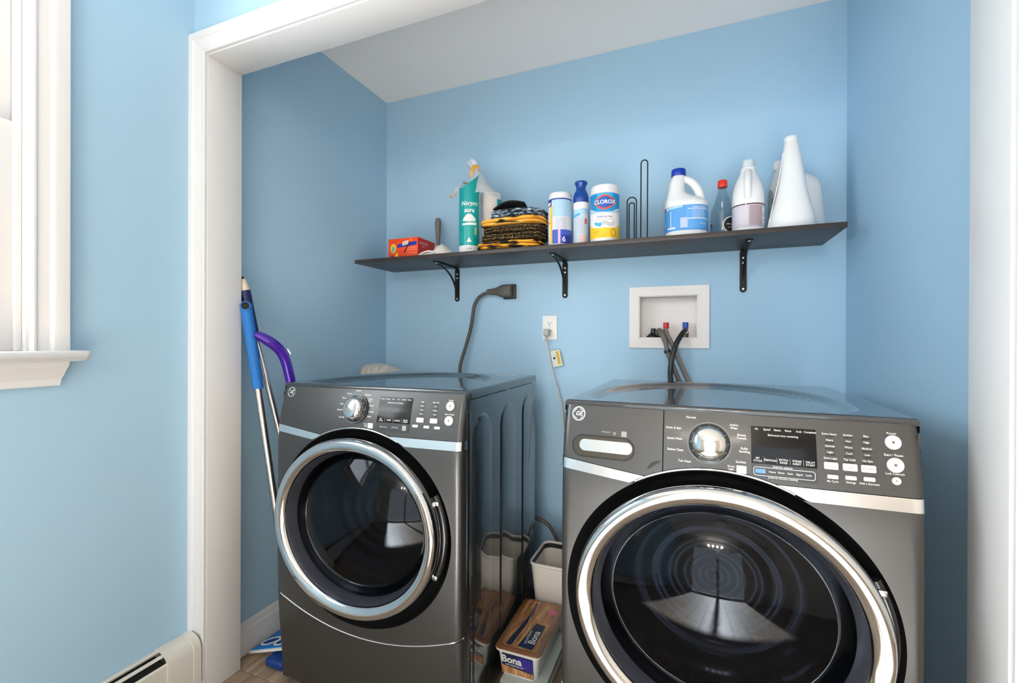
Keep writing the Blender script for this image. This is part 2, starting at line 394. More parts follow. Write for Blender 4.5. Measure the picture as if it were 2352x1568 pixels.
extrude_profile('end_cap_cheek', [(0, 0), (.066, 0), (.066, .165), (.060, .181), (.050, .192), (.036, .2), (.02, .2035), (0, .2)], [lambda a, b: Vector((a, -.003, b)), lambda a, b: Vector((a, -.0005, b))], HEATER, ec)
extrude_profile('end_cap_band', [(a * 1.02, b + .0012) for a, b in cap[:7]] + [(.066, .03), (.066, .165), (.05, .192), (.02, .204), (0, .2)], [lambda a, b: Vector((a, -.022, b)), lambda a, b: Vector((a, .001, b))], HEATER, ec)

# ------------------------------------------------------------------ laundry machines
W, DEP, ZT = .686, .655, 1.016
CXR, CZR, RXR, RZR = .337, .588, .319, .300       # dished recess
CXD, CZD, RXD, RZD = .339, .600, .294, .268       # door ring
def yf(x, z):
    y = -.043 + .010 * ((x - W / 2) / (W / 2)) ** 2
    if z > .8: y += .85 * (z - .8) ** 2
    if z < .45: y += .032 * ((.45 - z) / .45) ** 2
    e = min(x, W - x); R = .016
    if e < R: y += R * (1 - sqrt(max(0, 1 - ((R - max(e, 0)) / R) ** 2)))
    return y
def face(x, z, h=0):
    s = (yf(x, z + .002) - yf(x, z - .002)) / .004; L = sqrt(1 + s * s)
    return Vector((x, yf(x, z) - h / L, z + h * s / L))
def arc(x, d=.006):
    u = (x - CXR) / (RXR + d)
    return CZR + (RZR + d) * sqrt(1 - u * u) if abs(u) < 1 else -1
def strip_top(x): return .8835 - .115 * x if x < CXR else .8745
def strip_bot(x): return .8600 - .100 * x if x < CXR else .8495
def seam(x): return .254 + .080 * ((x - .36) / .36) ** 2
def colgrid(name, x0, x1, nx, lo, hi, nz, m, parent, h=0, thick=.018, smooth=40):
    V = []; Fc = []; xs = []
    for i in range(nx + 1):
        t = i / nx; xs.append(x0 + (x1 - x0) * t)
    if x0 <= .001: xs = [x0, x0 + .001, x0 + .003, x0 + .006, x0 + .010, x0 + .016] + [v for v in xs if v > x0 + .017]
    if x1 >= W - .001: xs = [v for v in xs if v < x1 - .017] + [x1 - .016, x1 - .010, x1 - .006, x1 - .003, x1 - .001, x1]
    for x in xs:
        a, b = lo(x), hi(x); b = max(b, a + 1e-4)
        for j in range(nz + 1): V.append(face(x, a + (b - a) * j / nz, h))
    n1 = len(V)
    V += [v + Vector((0, thick, 0)) for v in V]
    for i in range(len(xs) - 1):
        for j in range(nz):
            k = i * (nz + 1) + j; q = (k, k + nz + 1, k + nz + 2, k + 1); Fc.append(q); Fc.append(tuple(n1 + v for v in reversed(q)))
    R = [i * (nz + 1) for i in range(len(xs))]; T = [r + nz for r in R]
    rim = R + [R[-1] + j for j in range(1, nz + 1)] + T[:-1][::-1] + [j for j in range(nz - 1, 0, -1)]
    for a, b in zip(rim, rim[1:] + rim[:1]): Fc.append((b, a, n1 + a, n1 + b))
    bm = bmesh.new(); vs = [bm.verts.new(v) for v in V]
    for f in Fc: bm.faces.new([vs[i] for i in f])
    return from_bm(name, bm, m, parent, smooth)
def elathe(name, cx, cz, rings, m, parent, n=96, smooth=40, close=False):
    """rings: (rx, rz, y) with y None following the front face"""
    V = []; Fc = []
    for rx, rz, y in rings:
        for k in range(n):
            a = 2 * pi * k / n; x, z = cx + rx * cos(a), cz + rz * sin(a)
            V.append((x, yf(x, z) if y is None else y, z))
    for i in range(len(rings) - 1):
        for k in range(n):
            k2 = (k + 1) % n; Fc.append((i * n + k, i * n + k2, (i + 1) * n + k2, (i + 1) * n + k))
    if close: Fc.append(tuple((len(rings) - 1) * n + k for k in range(n)))
    bm = bmesh.new(); vs = [bm.verts.new(v) for v in V]
    for f in Fc: bm.faces.new([vs[i] for i in f])
    bmesh.ops.remove_doubles(bm, verts=bm.verts, dist=1e-5)
    return from_bm(name, bm, m, parent, smooth)
def machine(root, is_washer):
    # cabinet shell, open at the front
    def cab():
        bm = bmesh.new(); y0, y1, z0, z1, t = -.004, DEP, .028, .986, .004
        for b in ((0.002, .002 + t, y0, y1, z0, z1), (W - .002 - t, W - .002, y0, y1, z0, z1), (.006, W - .006, y1 - t, y1, z0, z1), (.006, W - .006, y0, y1 - t, z0, z0 + t), (.006, W - .006, y0 + .02, y1 - t, z1 - t, z1)):
            add_box(bm, *b)
        return from_bm('cabinet', bm, SIDE, root)
    body = cab()
    for fx in (.06, W - .06):
        for fy in (.06, DEP - .06): lathe('foot', [(.022, 0), (.024, .006), (.012, .010), (.012, .03)], BLACKMAT, root, 16, at=(fx, fy, 0))
    for tx in (W - .003, -.0012): box('edge_trim', tx, tx + .0042, .002, .030, .035, .960, BLACKGLOSS, body, .001)
    # side embossing (raised arched panels)
    for (a, b, top) in ((.05, .185, .935), (.265, .405, .940), (.49, .615, .945)):
        for sx, sg in ((W - .002, 1), (.002, -1)):
            r = (b - a) / 2; P = [(a, .08), (b, .08)] + [((a + b) / 2 + r * cos(t), top - r + r * sin(t)) for t in [pi * i / 14 for i in range(15)]]
            c = ((a + b) / 2, .5); V = []; n = len(P)
            for k, (ins, hh) in enumerate(((0, 0), (.004, .0035), (.012, .0045))):
                for (u, v) in P:
                    uu = u + (ins if u < c[0] else -ins) * (1 if abs(u - c[0]) > .01 else 0); vv = v + (ins if v < .1 else -ins * (1 if v > top - r + .01 else 0))
                    V.append((sx + sg * hh, uu, vv))
            Fc = [tuple(range(2 * n, 3 * n))] + [(k * n + i, k * n + (i + 1) % n, (k + 1) * n + (i + 1) % n, (k + 1) * n + i) for k in range(2) for i in range(n)]
            bm = bmesh.new(); vs = [bm.verts.new(v) for v in V]
            for f in Fc: bm.faces.new([vs[i] for i in f])
            from_bm('side_emboss', bm, SIDE, body, 25)
    # lid with a shallow tray
    nx, ny = 56, 54; V = []; Fc = []
    def hz(x, y):
        u = (x - .328) / .292; v = (y - .20) / .425 if y > .20 else (y - .20) / .175
        p = 2.0 if y > .20 else 5.0
        d = (abs(u) ** p + abs(v) ** p) ** (1 / p)
        t = min(1, max(0, (1.0 - d) / .07)); t = t * t * (3 - 2 * t)
        e = min(x, W - x, y - .004, DEP - y); rr = .006
        z = ZT - .011 * t
        if e < rr: z -= rr - sqrt(max(0, rr * rr - (rr - e) ** 2))
        return z
    xs = [0, .001, .003, .006] + [.006 + (W - .012) * i / nx for i in range(1, nx)] + [W - .006, W - .003, W - .001, W]
    ys_ = [.004, .005, .007, .010] + [.010 + (DEP - .016) * i / ny for i in range(1, ny)] + [DEP - .006, DEP - .003, DEP - .001, DEP]
    NY = len(ys_)
    for xx in xs:
        for yy in ys_: V.append((xx, yy, hz(xx, yy)))
    for i in range(len(xs) - 1):
        for j in range(NY - 1): k = i * NY + j; Fc.append((k, k + NY, k + NY + 1, k + 1))
    rim = [i * NY for i in range(len(xs))] + [(len(xs) - 1) * NY + j for j in range(1, NY)] + [i * NY + NY - 1 for i in range(len(xs) - 2, -1, -1)] + [j for j in range(NY - 2, 0, -1)]
    n0 = len(V); V += [(V[r][0], V[r][1], 1.0025 if V[r][1] < .0045 else .989) for r in rim]
    for i in range(len(rim)): j = (i + 1) % len(rim); Fc.append((rim[j], rim[i], n0 + i, n0 + j))
    mesh('lid', V, Fc, LID, root, 40)
    # lower front (annulus round the recess), toe panel
    K = []
    import math as _m
    base = [2 * pi * i / 200 for i in range(200)]
    ztl, ztr = strip_bot(0), strip_bot(W)
    for cxx, czz in ((0.0, ztl), (W, ztr), (0.0, seam(0)), (W, seam(W))): base.append(atan2(czz - CZR, cxx - CXR) % (2 * pi))
    base = sorted(base); NR = 9; V = []; Fc = []
    for a in base:
        ux, uz = cos(a), sin(a)
        t0 = 1 / sqrt((ux / RXR) ** 2 + (uz / RZR) ** 2)
        lo_, hi_ = 0.0, 1.0
        for _ in range(40):
            mid = (lo_ + hi_) / 2; x, z = CXR + ux * mid, CZR + uz * mid
            ok = -1e-7 <= x <= W + 1e-7 and z >= seam(min(max(x, 0), W)) - 1e-7 and z <= strip_bot(min(max(x, 0), W)) + 1e-7
            if ok: lo_ = mid
            else: hi_ = mid
        t1 = max(lo_, t0 + 1e-4)
        for j in range(NR + 1):
            s = j / NR; s = 1 - (1 - s) ** 1.5; t = t0 + (t1 - t0) * s; V.append(face(min(max(CXR + ux * t, 0), W), CZR + uz * t))
    n = len(base)
    for i in range(n):
        i2 = (i + 1) % n
        for j in range(NR): Fc.append((i * (NR + 1) + j, i * (NR + 1) + j + 1, i2 * (NR + 1) + j + 1, i2 * (NR + 1) + j))
    n1 = len(V); outer = [i * (NR + 1) + NR for i in range(n)]; V += [V[o] + Vector((0, .025, 0)) for o in outer]
    for i in range(n): i2 = (i + 1) % n; Fc.append((outer[i], n1 + i, n1 + i2, outer[i2]))
    bm = bmesh.new(); vs = [bm.verts.new(v) for v in V]
    for f in Fc:
        try: bm.faces.new([vs[k] for k in f])
        except ValueError: pass
    bmesh.ops.remove_doubles(bm, verts=bm.verts, dist=1e-5)
    from_bm('front_panel', bm, GRAPHITE, root, 40)
    colgrid('toe_panel', 0, W, 40, lambda x: .030, lambda x: seam(x) - .0035, 10, GRAPHITE, root)
    tube('seam_trim', [face(W * i / 30, seam(W * i / 30) - .0006, .0004) for i in range(31)], .0022, SATIN, root, 8, 2)
    # recess and door
    elathe('door_recess', CXR, CZR, [(RXR, RZR, None), (RXR - .003, RZR - .003, -.028), (RXR - .012, RZR - .012, -.008), (.296, .274, .012), (.270, .246, .030), (.246, .222, .034)], RECESS, root)
    ring = [(RXD - .012, RZD - .012, .005), (RXD - .002, RZD - .002, -.022), (RXD, RZD, -.036), (RXD - .002, RZD - .002, -.050), (RXD - .007, RZD - .007, -.060), (RXD - .013, RZD - .013, -.063), (RXD - .024, RZD - .024, -.062), (RXD - .035, RZD - .035, -.057), (RXD - .040, RZD - .040, -.052), (RXD - .041, RZD - .041, -.045)]
    DO = .025
    ring = [ring[0]] + [(a_, b_, y_ - DO) for a_, b_, y_ in ring[1:]]
    door = elathe('door', CXD, CZD, ring, CHROME, root, 128, 50)
    elathe('door_bezel', CXD, CZD, [(RXD - .0405, RZD - .0405, -.047 - DO), (RXD - .044, RZD - .044, -.040 - DO), (RXD - .052, RZD - .052, -.014 - DO), (RXD - .055, RZD - .055, -.002 - DO)], BEZEL, door)
    rg = RXD - .048; kz = (RZD - .048) / rg
    prof = []
    for i in range(25):
        s = 1 - i / 24; r = rg * s; prof.append((max(r, 1e-4), max(r * kz, 1e-4), -.078 - DO + (.48 - sqrt(.48 ** 2 - r * r))))
    elathe('door_glass', CXD, CZD, prof, DOORGLASS, door, 96, 60)
    # bowl with concentric rings behind the glass
    prof = []
    for i in range(60):
        s = i / 59; r = (rg - .004) * (1 - s) + .002
        prof.append((r, r * kz, .012 + .10 * sqrt(max(0, 1 - (r / rg) ** 2)) + .0022 * sin(s * 30 + 9 * s * s)))
    elathe('door_bowl' if is_washer else 'drum_interior', CXD, CZD, prof, BOWLGLASS if is_washer else DRUM, door, 96, 60, True)
    # grip pocket on the right flank of the ring
    P = []
    for i in range(13):
        a = radians(-26 + 52 * i / 12); P.append((CXD + (RXD + .004) * cos(a), -.036, CZD + (RZD + .004) * sin(a)))
    tube('door_grip', P, .010, BLACKGLOSS, door, 10, 2)
    for a in (-24, 22):
        a = radians(a); box('grip_pin', CXD + (RXD - .004) * cos(a), CXD + (RXD + .012) * cos(a), -.050, -.030, CZD + RZD * sin(a) - .006, CZD + RZD * sin(a) + .006, SATIN, door, .002)
    # silver strips and arc trim
    xe = [i * .001 for i in range(20, 300)]; xl_end = next(x for x in xe if strip_top(x) - arc(x, .004) < .0015)
    colgrid('silver_strip', 0, xl_end, 30, lambda x: max(strip_bot(x), arc(x, .004)), strip_top, 3, SATIN, root, .0015)
    xr_start = next(W - x for x in xe if strip_top(W - x) - arc(W - x, .004) < .0015) if True else .48
    colgrid('silver_strip', xr_start, W, 30, lambda x: max(strip_bot(x), arc(x, .004)), strip_top, 3, SATIN, root, .0015)
    P = [face(x, arc(x, .003), .0008) for x in [xl_end - .02 + (xr_start - xl_end + .05) * i / 40 for i in range(41)]]
    tube('arc_trim', P, .0028, CHROME, root, 8, 2)
    # control fascia
    top = lambda x: 1.0055
    lo = lambda x: max(strip_top(x) + .0012, arc(x, .006))
    fas = colgrid('control_panel', .2325 if is_washer else 0, W, 60, lo, top, 14, GRAPHITE, root)
    F = lambda x0, z0, h=.0007: (lambda u, v: face(x0 + u, z0 + v, h))
    fp = lambda h0: (lambda u, v, h: face(u, v, h))
    P3 = lambda nm, poly, h0, h1, m, par: prism(nm, poly, lambda u, v, h: face(u, v, h), h0, h1, m, par)
    host = fas
    if is_washer:
        dr = colgrid('detergent_drawer', 0, .2305, 26, lo, top, 14, GRAPHITE, root)
        P3('drawer_pull_rim', rrect(.026, .171, .889, .939, .0249, 10), -.001, .0022, BLACKGLOSS, dr)
        P3('drawer_pull', rrect(.0285, .1685, .8915, .9365, .0224, 10), .002, .0026, mat('pull_pocket', (.10, .085, .07), .25, .8), dr)
        P3('drawer_pull_bar', rrect(.044, .1655, .9030, .9290, .0125, 10), .0024, .0036, SATIN, dr)
        P3('thumb_notch', [(.197 + .031 * t, .876 + .022 * t ** 1.2) for t in [i / 10 for i in range(11)]] + [(.228 - .031 * t, .898 - .022 * t ** 3.0) for t in [i / 10 for i in range(1, 10)]], -.001, .0008, BLACKMAT, dr)
        host = dr
        text('drawer_icon', 'e', .014, F(.1245, .9475), PRINTDIM, dr); P3('drawer_icon', rrect(.140, .152, .941, .953, .001, 2), 0, .0004, PRINTDIM, dr)
        texts('drawer_print', [('detergent', .0055, F(.105, .949))], PRINTDIM, dr)
    # round maker's emblem
    lx, lz = (.037, .985) if is_washer else (.041, .986)
    P3('emblem', disc(lx, lz, .0165), 0, .0022, SATIN, host)
    P3('emblem_face', disc(lx, lz, .0135), .002, .0026, BLACKGLOSS if not is_washer else DRUM, host)
    text('emblem_script', 'GE', .0135, F(lx, lz, .0031), PRINT, host, .02, .35)
    for k in range(4):
        a0 = k * pi / 2 + .4; P = [face(lx + .0122 * cos(a0 + t * .9) * (1 - .12 * t), lz + .0122 * sin(a0 + t * .9) * (1 - .12 * t), .0030) for t in [i / 6 for i in range(7)]]
        tube('emblem_curl', P, .0007, PRINT, host, 6, 2)
    # knob
    kx, kz_ = (.324, .944) if is_washer else (.320, .948)
    sl = (yf(kx, kz_ + .01) - yf(kx, kz_ - .01)) / .02
    Rk = Matrix.Rotation(pi / 2 - math.atan(sl), 3, 'X')
    at = face(kx, kz_)
    kb = lathe('dial_ring', [(.0435, -.001), (.0435, .003), (.042, .004), (.0405, .004), (.0405, .0075), (.039, .0085), (.034, .0085)], BLACKGLOSS, fas, 48, at=at, rot=Rk)
    lathe('dial_rim', [(.0426, .0035), (.0438, .0035), (.0438, .0046), (.0426, .0046)], DRUM, kb, 48, at=at, rot=Rk)
    for k in range(12):
        a = 2 * pi * k / 12; c = at + Rk @ Vector((.0375 * cos(a), .0375 * sin(a), .0086))
        tube('dial_tick', [c, c + Rk @ Vector((.004 * cos(a), .004 * sin(a), 0)) * -1], .0008, PRINTDIM, kb, 6, 1)
    lathe('knob', [(.0345, .006), (.0345, .018), (.0335, .022), (.0315, .0255), (.027, .029), (.020, .0315), (.010, .033), (.0001, .0335)], CHROME, fas, 48, at=at, rot=Rk, smooth=60)
    # display
    if is_washer: dx0, dx1, dz0, dz1, dzm = .4035, .5175, .884, .985, .913
    else: dx0, dx1, dz0, dz1, dzm = .4010, .5150, .889, .988, .914
    dsp = colgrid('display', dx0, dx1, 12, lambda x: dzm, lambda x: dz1, 10, SCREEN, fas, .0012, .002)
    colgrid('display_lower', dx0, dx1, 12, lambda x: dz0, lambda x: dzm - .0006, 6, mat('display_grey', (.06, .06, .065), .3, .6), fas, .0010, .002)
    fw_ = dx1 - dx0; n5 = 5 if is_washer else 4
    T = []
    names = ['Hr', 'Speed', 'Steam', 'Rinse', 'Soak', 'Complete'] if is_washer else ['Energy', 'Sensing', 'Heat', 'Cool', 'Extend', 'Done']
    for k, s in enumerate(names): T.append((s, .0052, F(dx0 + fw_ * (.09 + .165 * k), dz1 - .0055, .0016)))
    T.append(('Estimated time remaining', .0052, F(dx0 + fw_ * .5, dz1 - .016, .0016)))
    low = ['MY\nCYCLE', 'PREWASH', 'EXTRA\nRINSE', 'STEAM\nASSIST', 'DELAY\nSTART'] if is_washer else ['MY\nCYCLE', 'DAMP', 'EXTEND', 'DELAY\nSTART']
    for k, s in enumerate(low): T.append((s, .0052, F(dx0 + fw_ * (k + .5) / n5, dzm + .0075, .0016)))
    texts('display_print', T, PRINT, dsp, .008)
    for k in range(1, n5): P3('display_divider', rrect(dx0 + fw_ * k / n5 - .0003, dx0 + fw_ * k / n5 + .0003, dzm + .002, dzm + .014, .0002, 1), .001, .0015, PRINTDIM, dsp)
    if is_washer:
        P = [face(u, v, .0014) for u, v in rrect(dx0 + .004, dx1 - .004, dz0 + .006, dzm - .007, .004, 5)]
        tube('option_outline', P, .0006, PRINT, fas, 6, 1, closed=True, raw=True)
        P3('blue_marker', rrect(dx0 + .007, dx0 + .025, dz0 + .0105, dzm - .0105, .001, 2), .001, .0016, BLUELED, fas)
        texts('option_print', [(s, .0050, F(dx0 + .037 + k * .0155, (dz0 + dzm) / 2, .0015)) for k, s in enumerate(['Heavy', 'Rinse', 'Stain', 'Signal', 'Lock'])] + [('Hold for options', .005, F(dx0 + .055, dzm - .004, .0015)), ('press to choose a setting', .005, F(dx0 + .055, dz0 + .0035, .0015))], PRINT, fas, .008)
    else:
        texts('option_print', [('eMonitor', .0075, F(dx0 + .026, (dz0 + dzm) / 2, .0015)), ('DRYER', .0075, F(dx0 + .066, (dz0 + dzm) / 2, .0015))], PRINTDIM, fas, .01)
        P3('option_icon', rrect(dx1 - .023, dx1 - .010, dz0 + .006, dzm - .005, .001, 2), .001, .0014, PRINTDIM, fas)
    # cycle names round the dial
    if is_washer:
        cyc = [('Normal', -.036, .050), ('Drain & Spin', -.071, .026), ('Quick Wash', -.069, .004), ('Basket Clean', -.067, -.019), ('Tub Clean', -.048, -.041), ('Active\nWear', .048, .037), ('Sheets\nTowels', .062, .018), ('Bulky\nBedding', .067, -.008), ('Sanitize', .060, -.032)]
    else:
        cyc = [('Sanitize', -.004, .054), ('Cottons', -.036, .044), ('Mixed', -.053, .030), ('Timed', -.058, .012), ('Quick Dry', -.060, -.006), ('Air Fluff', -.052, -.028), ('Delicates', .034, .043), ('Active\nWear', .046, .028), ('Casuals', .054, .012), ('Towels', .055, -.006), ('Bulky', .052, -.020)]
    texts('cycle_print', [(s, .0062, F(kx + a, kz_ + b)) for s, a, b in cyc] + [('Drum\nLight', .0055, F(kx + .042, kz_ - .045))], PRINT, fas)
    P3('light_button', rrect(kx + .052, kx + .070, kz_ - .054, kz_ - .039, .001, 3), 0, .003, BUTTON, fas)
    # option columns
    cols = (.5400, .5705, .5995) if is_washer else (.5490, .5930)
    tops = (('Extra Heavy', 'Heavy', 'Normal', 'Light', 'Extra Light'), ('Sanitize', 'Hot', 'Warm', 'Cool', 'Tap Cold'), ('Max', 'High', 'Medium', 'Low', 'No Spin')) if is_washer else (('High', 'Med', 'Low', 'None'), ('More Dry', 'Dry', 'Damp', 'Less'))
    T = []; btn = ('Soil Level', 'Temp', 'Spin Speed') if is_washer else ('Temp', 'Dryness')
    for c, (cx_, tt) in enumerate(zip(cols, tops)):
        for r_, s in enumerate(tt):
            zz = .979 - r_ * .0112; T.append((s, .0050, F(cx_, zz)))
            P3('led_bar', rrect(cx_ - .0075, cx_ + .0075, zz - .0062, zz - .0034, .001, 2), 0, .0012, LEDOFF, fas)
        zb = .9205 if is_washer else .928
        b = P3('option_button', rrect(cx_ - .0115, cx_ + .0115, zb - .0065, zb + .0065, .002, 3), 0, .0035, BUTTON, fas)
        texts('button_print', [(btn[c], .0046, F(cx_, zb, .0039))], PRINTDIM, b, .004)
    smalls = [(.542, .9005, 'My Cycle'), (.571, .9015, 'Settings'), (.600, .9020, 'Add a Garment')] if is_washer else [(.5350, .9105, ''), (.5720, .9100, ''), (.6060, .9095, '')]
    for sx_, sz_, s in smalls:
        P3('option_button', rrect(sx_ - .0088, sx_ + .0088, sz_ - .0036, sz_ + .0036, .0015, 3), 0, .003, BUTTON, fas)
        if s: T.append((s, .0050, F(sx_, sz_ - .0085)))
    T += [('Power', .0058, F(.640, .987)), ('Start / Pause', .0058, F(.640, .9485))]
    if is_washer: T.append(('Lock Controls', .0050, F(.640, .9155)))
    texts('option_names', T, PRINT, fas)
    for nm, bx, bz, br in [('power_button', .6405, .9710, .0125), ('start_button', .6410, .931, .0130)] + ([('lock_button', .6410, .9035, .0068)] if is_washer else []):
        b = P3(nm, disc(bx, bz, br), 0, .0045, BUTTON, fas)
        P3('button_mark', disc(bx, bz, br * .22, 12), .004, .005, PRINTDIM, b)
        P3('button_mark', disc(bx, bz, br * .10, 8), .0045, .0054, BLACKMAT, b)
dryer = thing('clothes_dryer', 'graphite front-loading dryer on the left with chrome door ring, beside the leaning mops', 'dryer', (-1.2801, -.8814, 0), .0216)
machine(dryer, False)
washer = thing('washing_machine', 'graphite front-loading washer with detergent drawer and larger chrome-ringed door on the right', 'washer', (-.2873, -.9378, 0), -.0197)
machine(washer, True)
# a paper sticker at the rear of the dryer lid and the lifter inside its drum
box('lid_sticker', .53, .62, DEP - .06, DEP - .045, ZT - .0005, ZT + .0005, PRINT, dryer)


# ------------------------------------------------------------------ vanity lamp and an added ceiling dome, behind the camera
BULB = emit('warm_bulb', (1, .92, .81), VANITY_STRENGTH)
vl = thing('vanity_light', 'brushed nickel vanity light bar with four warm globe bulbs on the rear wall', 'lamp', (.02, RY, 2.14))
box('back_plate', -.33, .33, 0, .025, -.055, .055, SATIN, vl, .006)
for k in range(4):
    bx_ = (k - 1.5) * .165
    lathe('socket', [(.020, 0), (.022, .02), (.018, .05)], SATIN, vl, 20, at=(bx_, .02, 0), rot=Matrix.Rotation(-pi / 2, 3, 'X'))
    lathe('bulb', [(.0001, -.045), (.02, -.040), (.036, -.026), (.044, 0), (.036, .026), (.02, .040), (.0001, .045)], BULB, vl, 24, at=(bx_, .108, 0), smooth=80)
cl = thing('ceiling_fill_light', 'added round white dome light on the ceiling, unseen, brightening the room', 'lamp', (.2, -3.2, ZC))  # dome lamp added as general fill for the room
lathe('rim', [(.175, 0), (.175, -.02), (.165, -.028), (.155, -.028)], SATIN, cl, 48)
lathe('dome', [(.16, -.026), (.15, -.05), (.12, -.075), (.07, -.092), (.0001, -.098)], emit('dome_glow', (1, .93, .84), CEILING_STRENGTH), cl, 48, smooth=80)

# ------------------------------------------------------------------ shelf and brackets
ZS, TS = 1.5239, .0168; ZTOP = ZS + TS
sh = tag(box('wall_shelf', -1.489, .4585, -.3005, -.0005, ZS, ZTOP, SHELF_M, None, .0012), 'long dark espresso wall shelf holding cleaning supplies above the machines', 'shelf')
def bracket(x, label):
    t = thing('shelf_bracket', label, 'bracket', (x, 0, ZS - .168), 0, 'black iron shelf brackets')
    H = .168
    P = [(u, v) for u, v in rrect(-.0125, .0125, 0, H, .0122, 6)]
    prism('wall_plate', P, lambda u, v, h: Vector((u, -h, v)), .0004, .0042, IRON, t)
    P = rrect(-.0125, .0125, .0045, .222, .0122, 6)
    prism('shelf_arm', P, lambda u, v, h: Vector((u, -v, H - h)), .0004, .0042, IRON, t)
    C = []
    for i in range(13):
        a = pi / 2 * i / 12; C.append((-.0125 + 0, -.006 - .186 * (1 - cos(a)) ** 1.0, .022 + .140 * sin(a) ** 1.0 if True else 0))
    C = [(0, -.006 - .190 * (1 - cos(pi / 2 * i / 16)), .022 + .138 * sin(pi / 2 * i / 16)) for i in range(17)]
    V = []; Fc = []
    for i, c in enumerate(C):
        for dx, dr in ((-.004, 0), (.004, 0), (.004, .005), (-.004, .005)): V.append((dx, c[1] - dr * .7, c[2] - dr * .7))
    for i in range(len(C) - 1):
        for k in range(4): k2 = (k + 1) % 4; Fc.append((i * 4 + k, i * 4 + k2, i * 4 + 4 + k2, i * 4 + 4 + k))
    Fc += [(0, 1, 2, 3), tuple(len(V) - 4 + k for k in (3, 2, 1, 0))]
    bm = bmesh.new(); vs = [bm.verts.new(v) for v in V]
    for f in Fc: bm.faces.new([vs[i] for i in f])
    from_bm('curved_brace', bm, IRON, t, 40)
    for z in (.014, .118, .138):
        lathe('screw', [(.0042, 0), (.0038, .0016), (.0001, .0022)], SCREW, t, 12, at=(0, -.0042, z), rot=Matrix.Rotation(pi / 2, 3, 'X'))
    for y in (-.205, -.196):
        lathe('screw', [(.0042, 0), (.0038, .0016), (.0001, .0022)], SCREW, t, 12, at=(0, y + .0, H - .0042), rot=Matrix.Rotation(pi, 3, 'X'))
bracket(-1.099, 'black iron shelf bracket above the dark dryer plug, leftmost of three')
bracket(-.539, 'black iron shelf bracket above the white wall outlet')
bracket(.192, 'black iron shelf bracket above right edge of the white valve box')

# ------------------------------------------------------------------ things on the shelf
WHITEP = mat('white_label', 'ECEBEA', .5); NAVY = mat('navy_print', '16309A', .45); YEL = mat('yellow_print', 'F4C41C', .45)
SKY = mat('sky_print', '3FA9DF', .4); PALE = mat('pale_blue_print', 'A9CFE6', .45); ORANGE = mat('orange_card', 'EE4A12', .45); RED = mat('red_card', 'C9230F', .45)
REDP = mat('red_plastic', 'E8331A', .35); BLUECAP = mat('royal_blue_plastic', '1136A6', .35); TEAL = mat('teal_film', '0BA09E', .3)
GREYTXT = mat('grey_text', '8F93A8', .6); PINK = mat('pale_pink_print', 'EBC3C0', .5); MIDBLUE = mat('mid_blue_print', '4C97DB', .4)
DKBLUE = mat('dark_blue_plastic', '0F4597', .3)

# orange carton
t = thing('carton', 'orange cardboard box with a dark blue stripe at the left end of the shelf', 'box', (-1.170, -.250, ZTOP))
box('carton_body', -.163, 0, 0, .150, 0, .096, ORANGE, t, .0015)
box('end_panel', -.0002, .0006, .002, .148, .002, .094, RED, t)
box('end_flap_tab', -.150, -.105, .01, .14, .0955, .0985, mat('maroon_flap', '7A1410', .5), t, .001)
ff = lambda x0, z0, h=.0004: (lambda u, v: Vector((x0 + u, -h, z0 + v)))
fr = lambda y0, z0, h=.0010: (lambda u, v: Vector((h, y0 + u, z0 + v)))
Pf = lambda nm, poly, m, h=.0003: prism(nm, poly, lambda u, v, hh: Vector((u, -hh, v)), 0, h, m, t)
Pf('stripe', [(-.112, .052), (-.006, .060), (-.006, .078), (-.112, .068)], NAVY)
Pf('name_panel', [(-.085, .060), (-.052, .066), (-.050, .086), (-.083, .078)], mat('pale_panel', 'E9C9BE', .5), .0005)
Pf('brush_stroke', [(-.078, .026), (-.070, .028), (-.046, .068), (-.044, .080), (-.060, .056)], mat('ink_stroke', '2A1424', .5), .0007)
Pf('spark', [(-.044, .078), (-.038, .080), (-.030, .092), (-.034, .092)], YEL, .0004)
Pf('badge', disc(-.135, .050, .016, 20, .022), YEL, .0004); Pf('badge_core', disc(-.134, .046, .009, 16, .015), mat('teal_badge', '5FA79B', .5), .0006)
Pf('seal', disc(-.115, .018, .008, 16, .011), YEL, .0004); Pf('seal_dot', disc(-.140, .012, .006, 12), NAVY, .0005)
for zz in (.046, .036, .022): Pf('print_line', [(-.058, zz), (-.006, zz + .003), (-.006, zz + .005), (-.058, zz + .002)], mat('peach_line', 'F6A46C', .5), .0004)
texts('end_print', [('SCENTED', .017, fr(.048, .072)), ('40 ct', .012, fr(.045, .058)), ('drawstring', .015, fr(.105, .045))], PINK, t)

# grey-handled scrub brush behind the carton
t = thing('scrub_brush', 'grey rubber brush handle standing upright behind the orange box', 'brush', (-1.168, -.075, ZTOP))
lathe('handle', [(.006, .080), (.0095, .095), (.0105, .12), (.0135, .16), (.0155, .195), (.0150, .212), (.011, .222), (.0001, .226)], mat('grey_rubber', '6F6B68', .5), t, 20, smooth=60)
lathe('head', [(.030, .0), (.038, .02), (.038, .055), (.030, .075), (.012, .088), (.006, .09)], mat('off_white_head', 'DCD8D2', .6), t, 24)

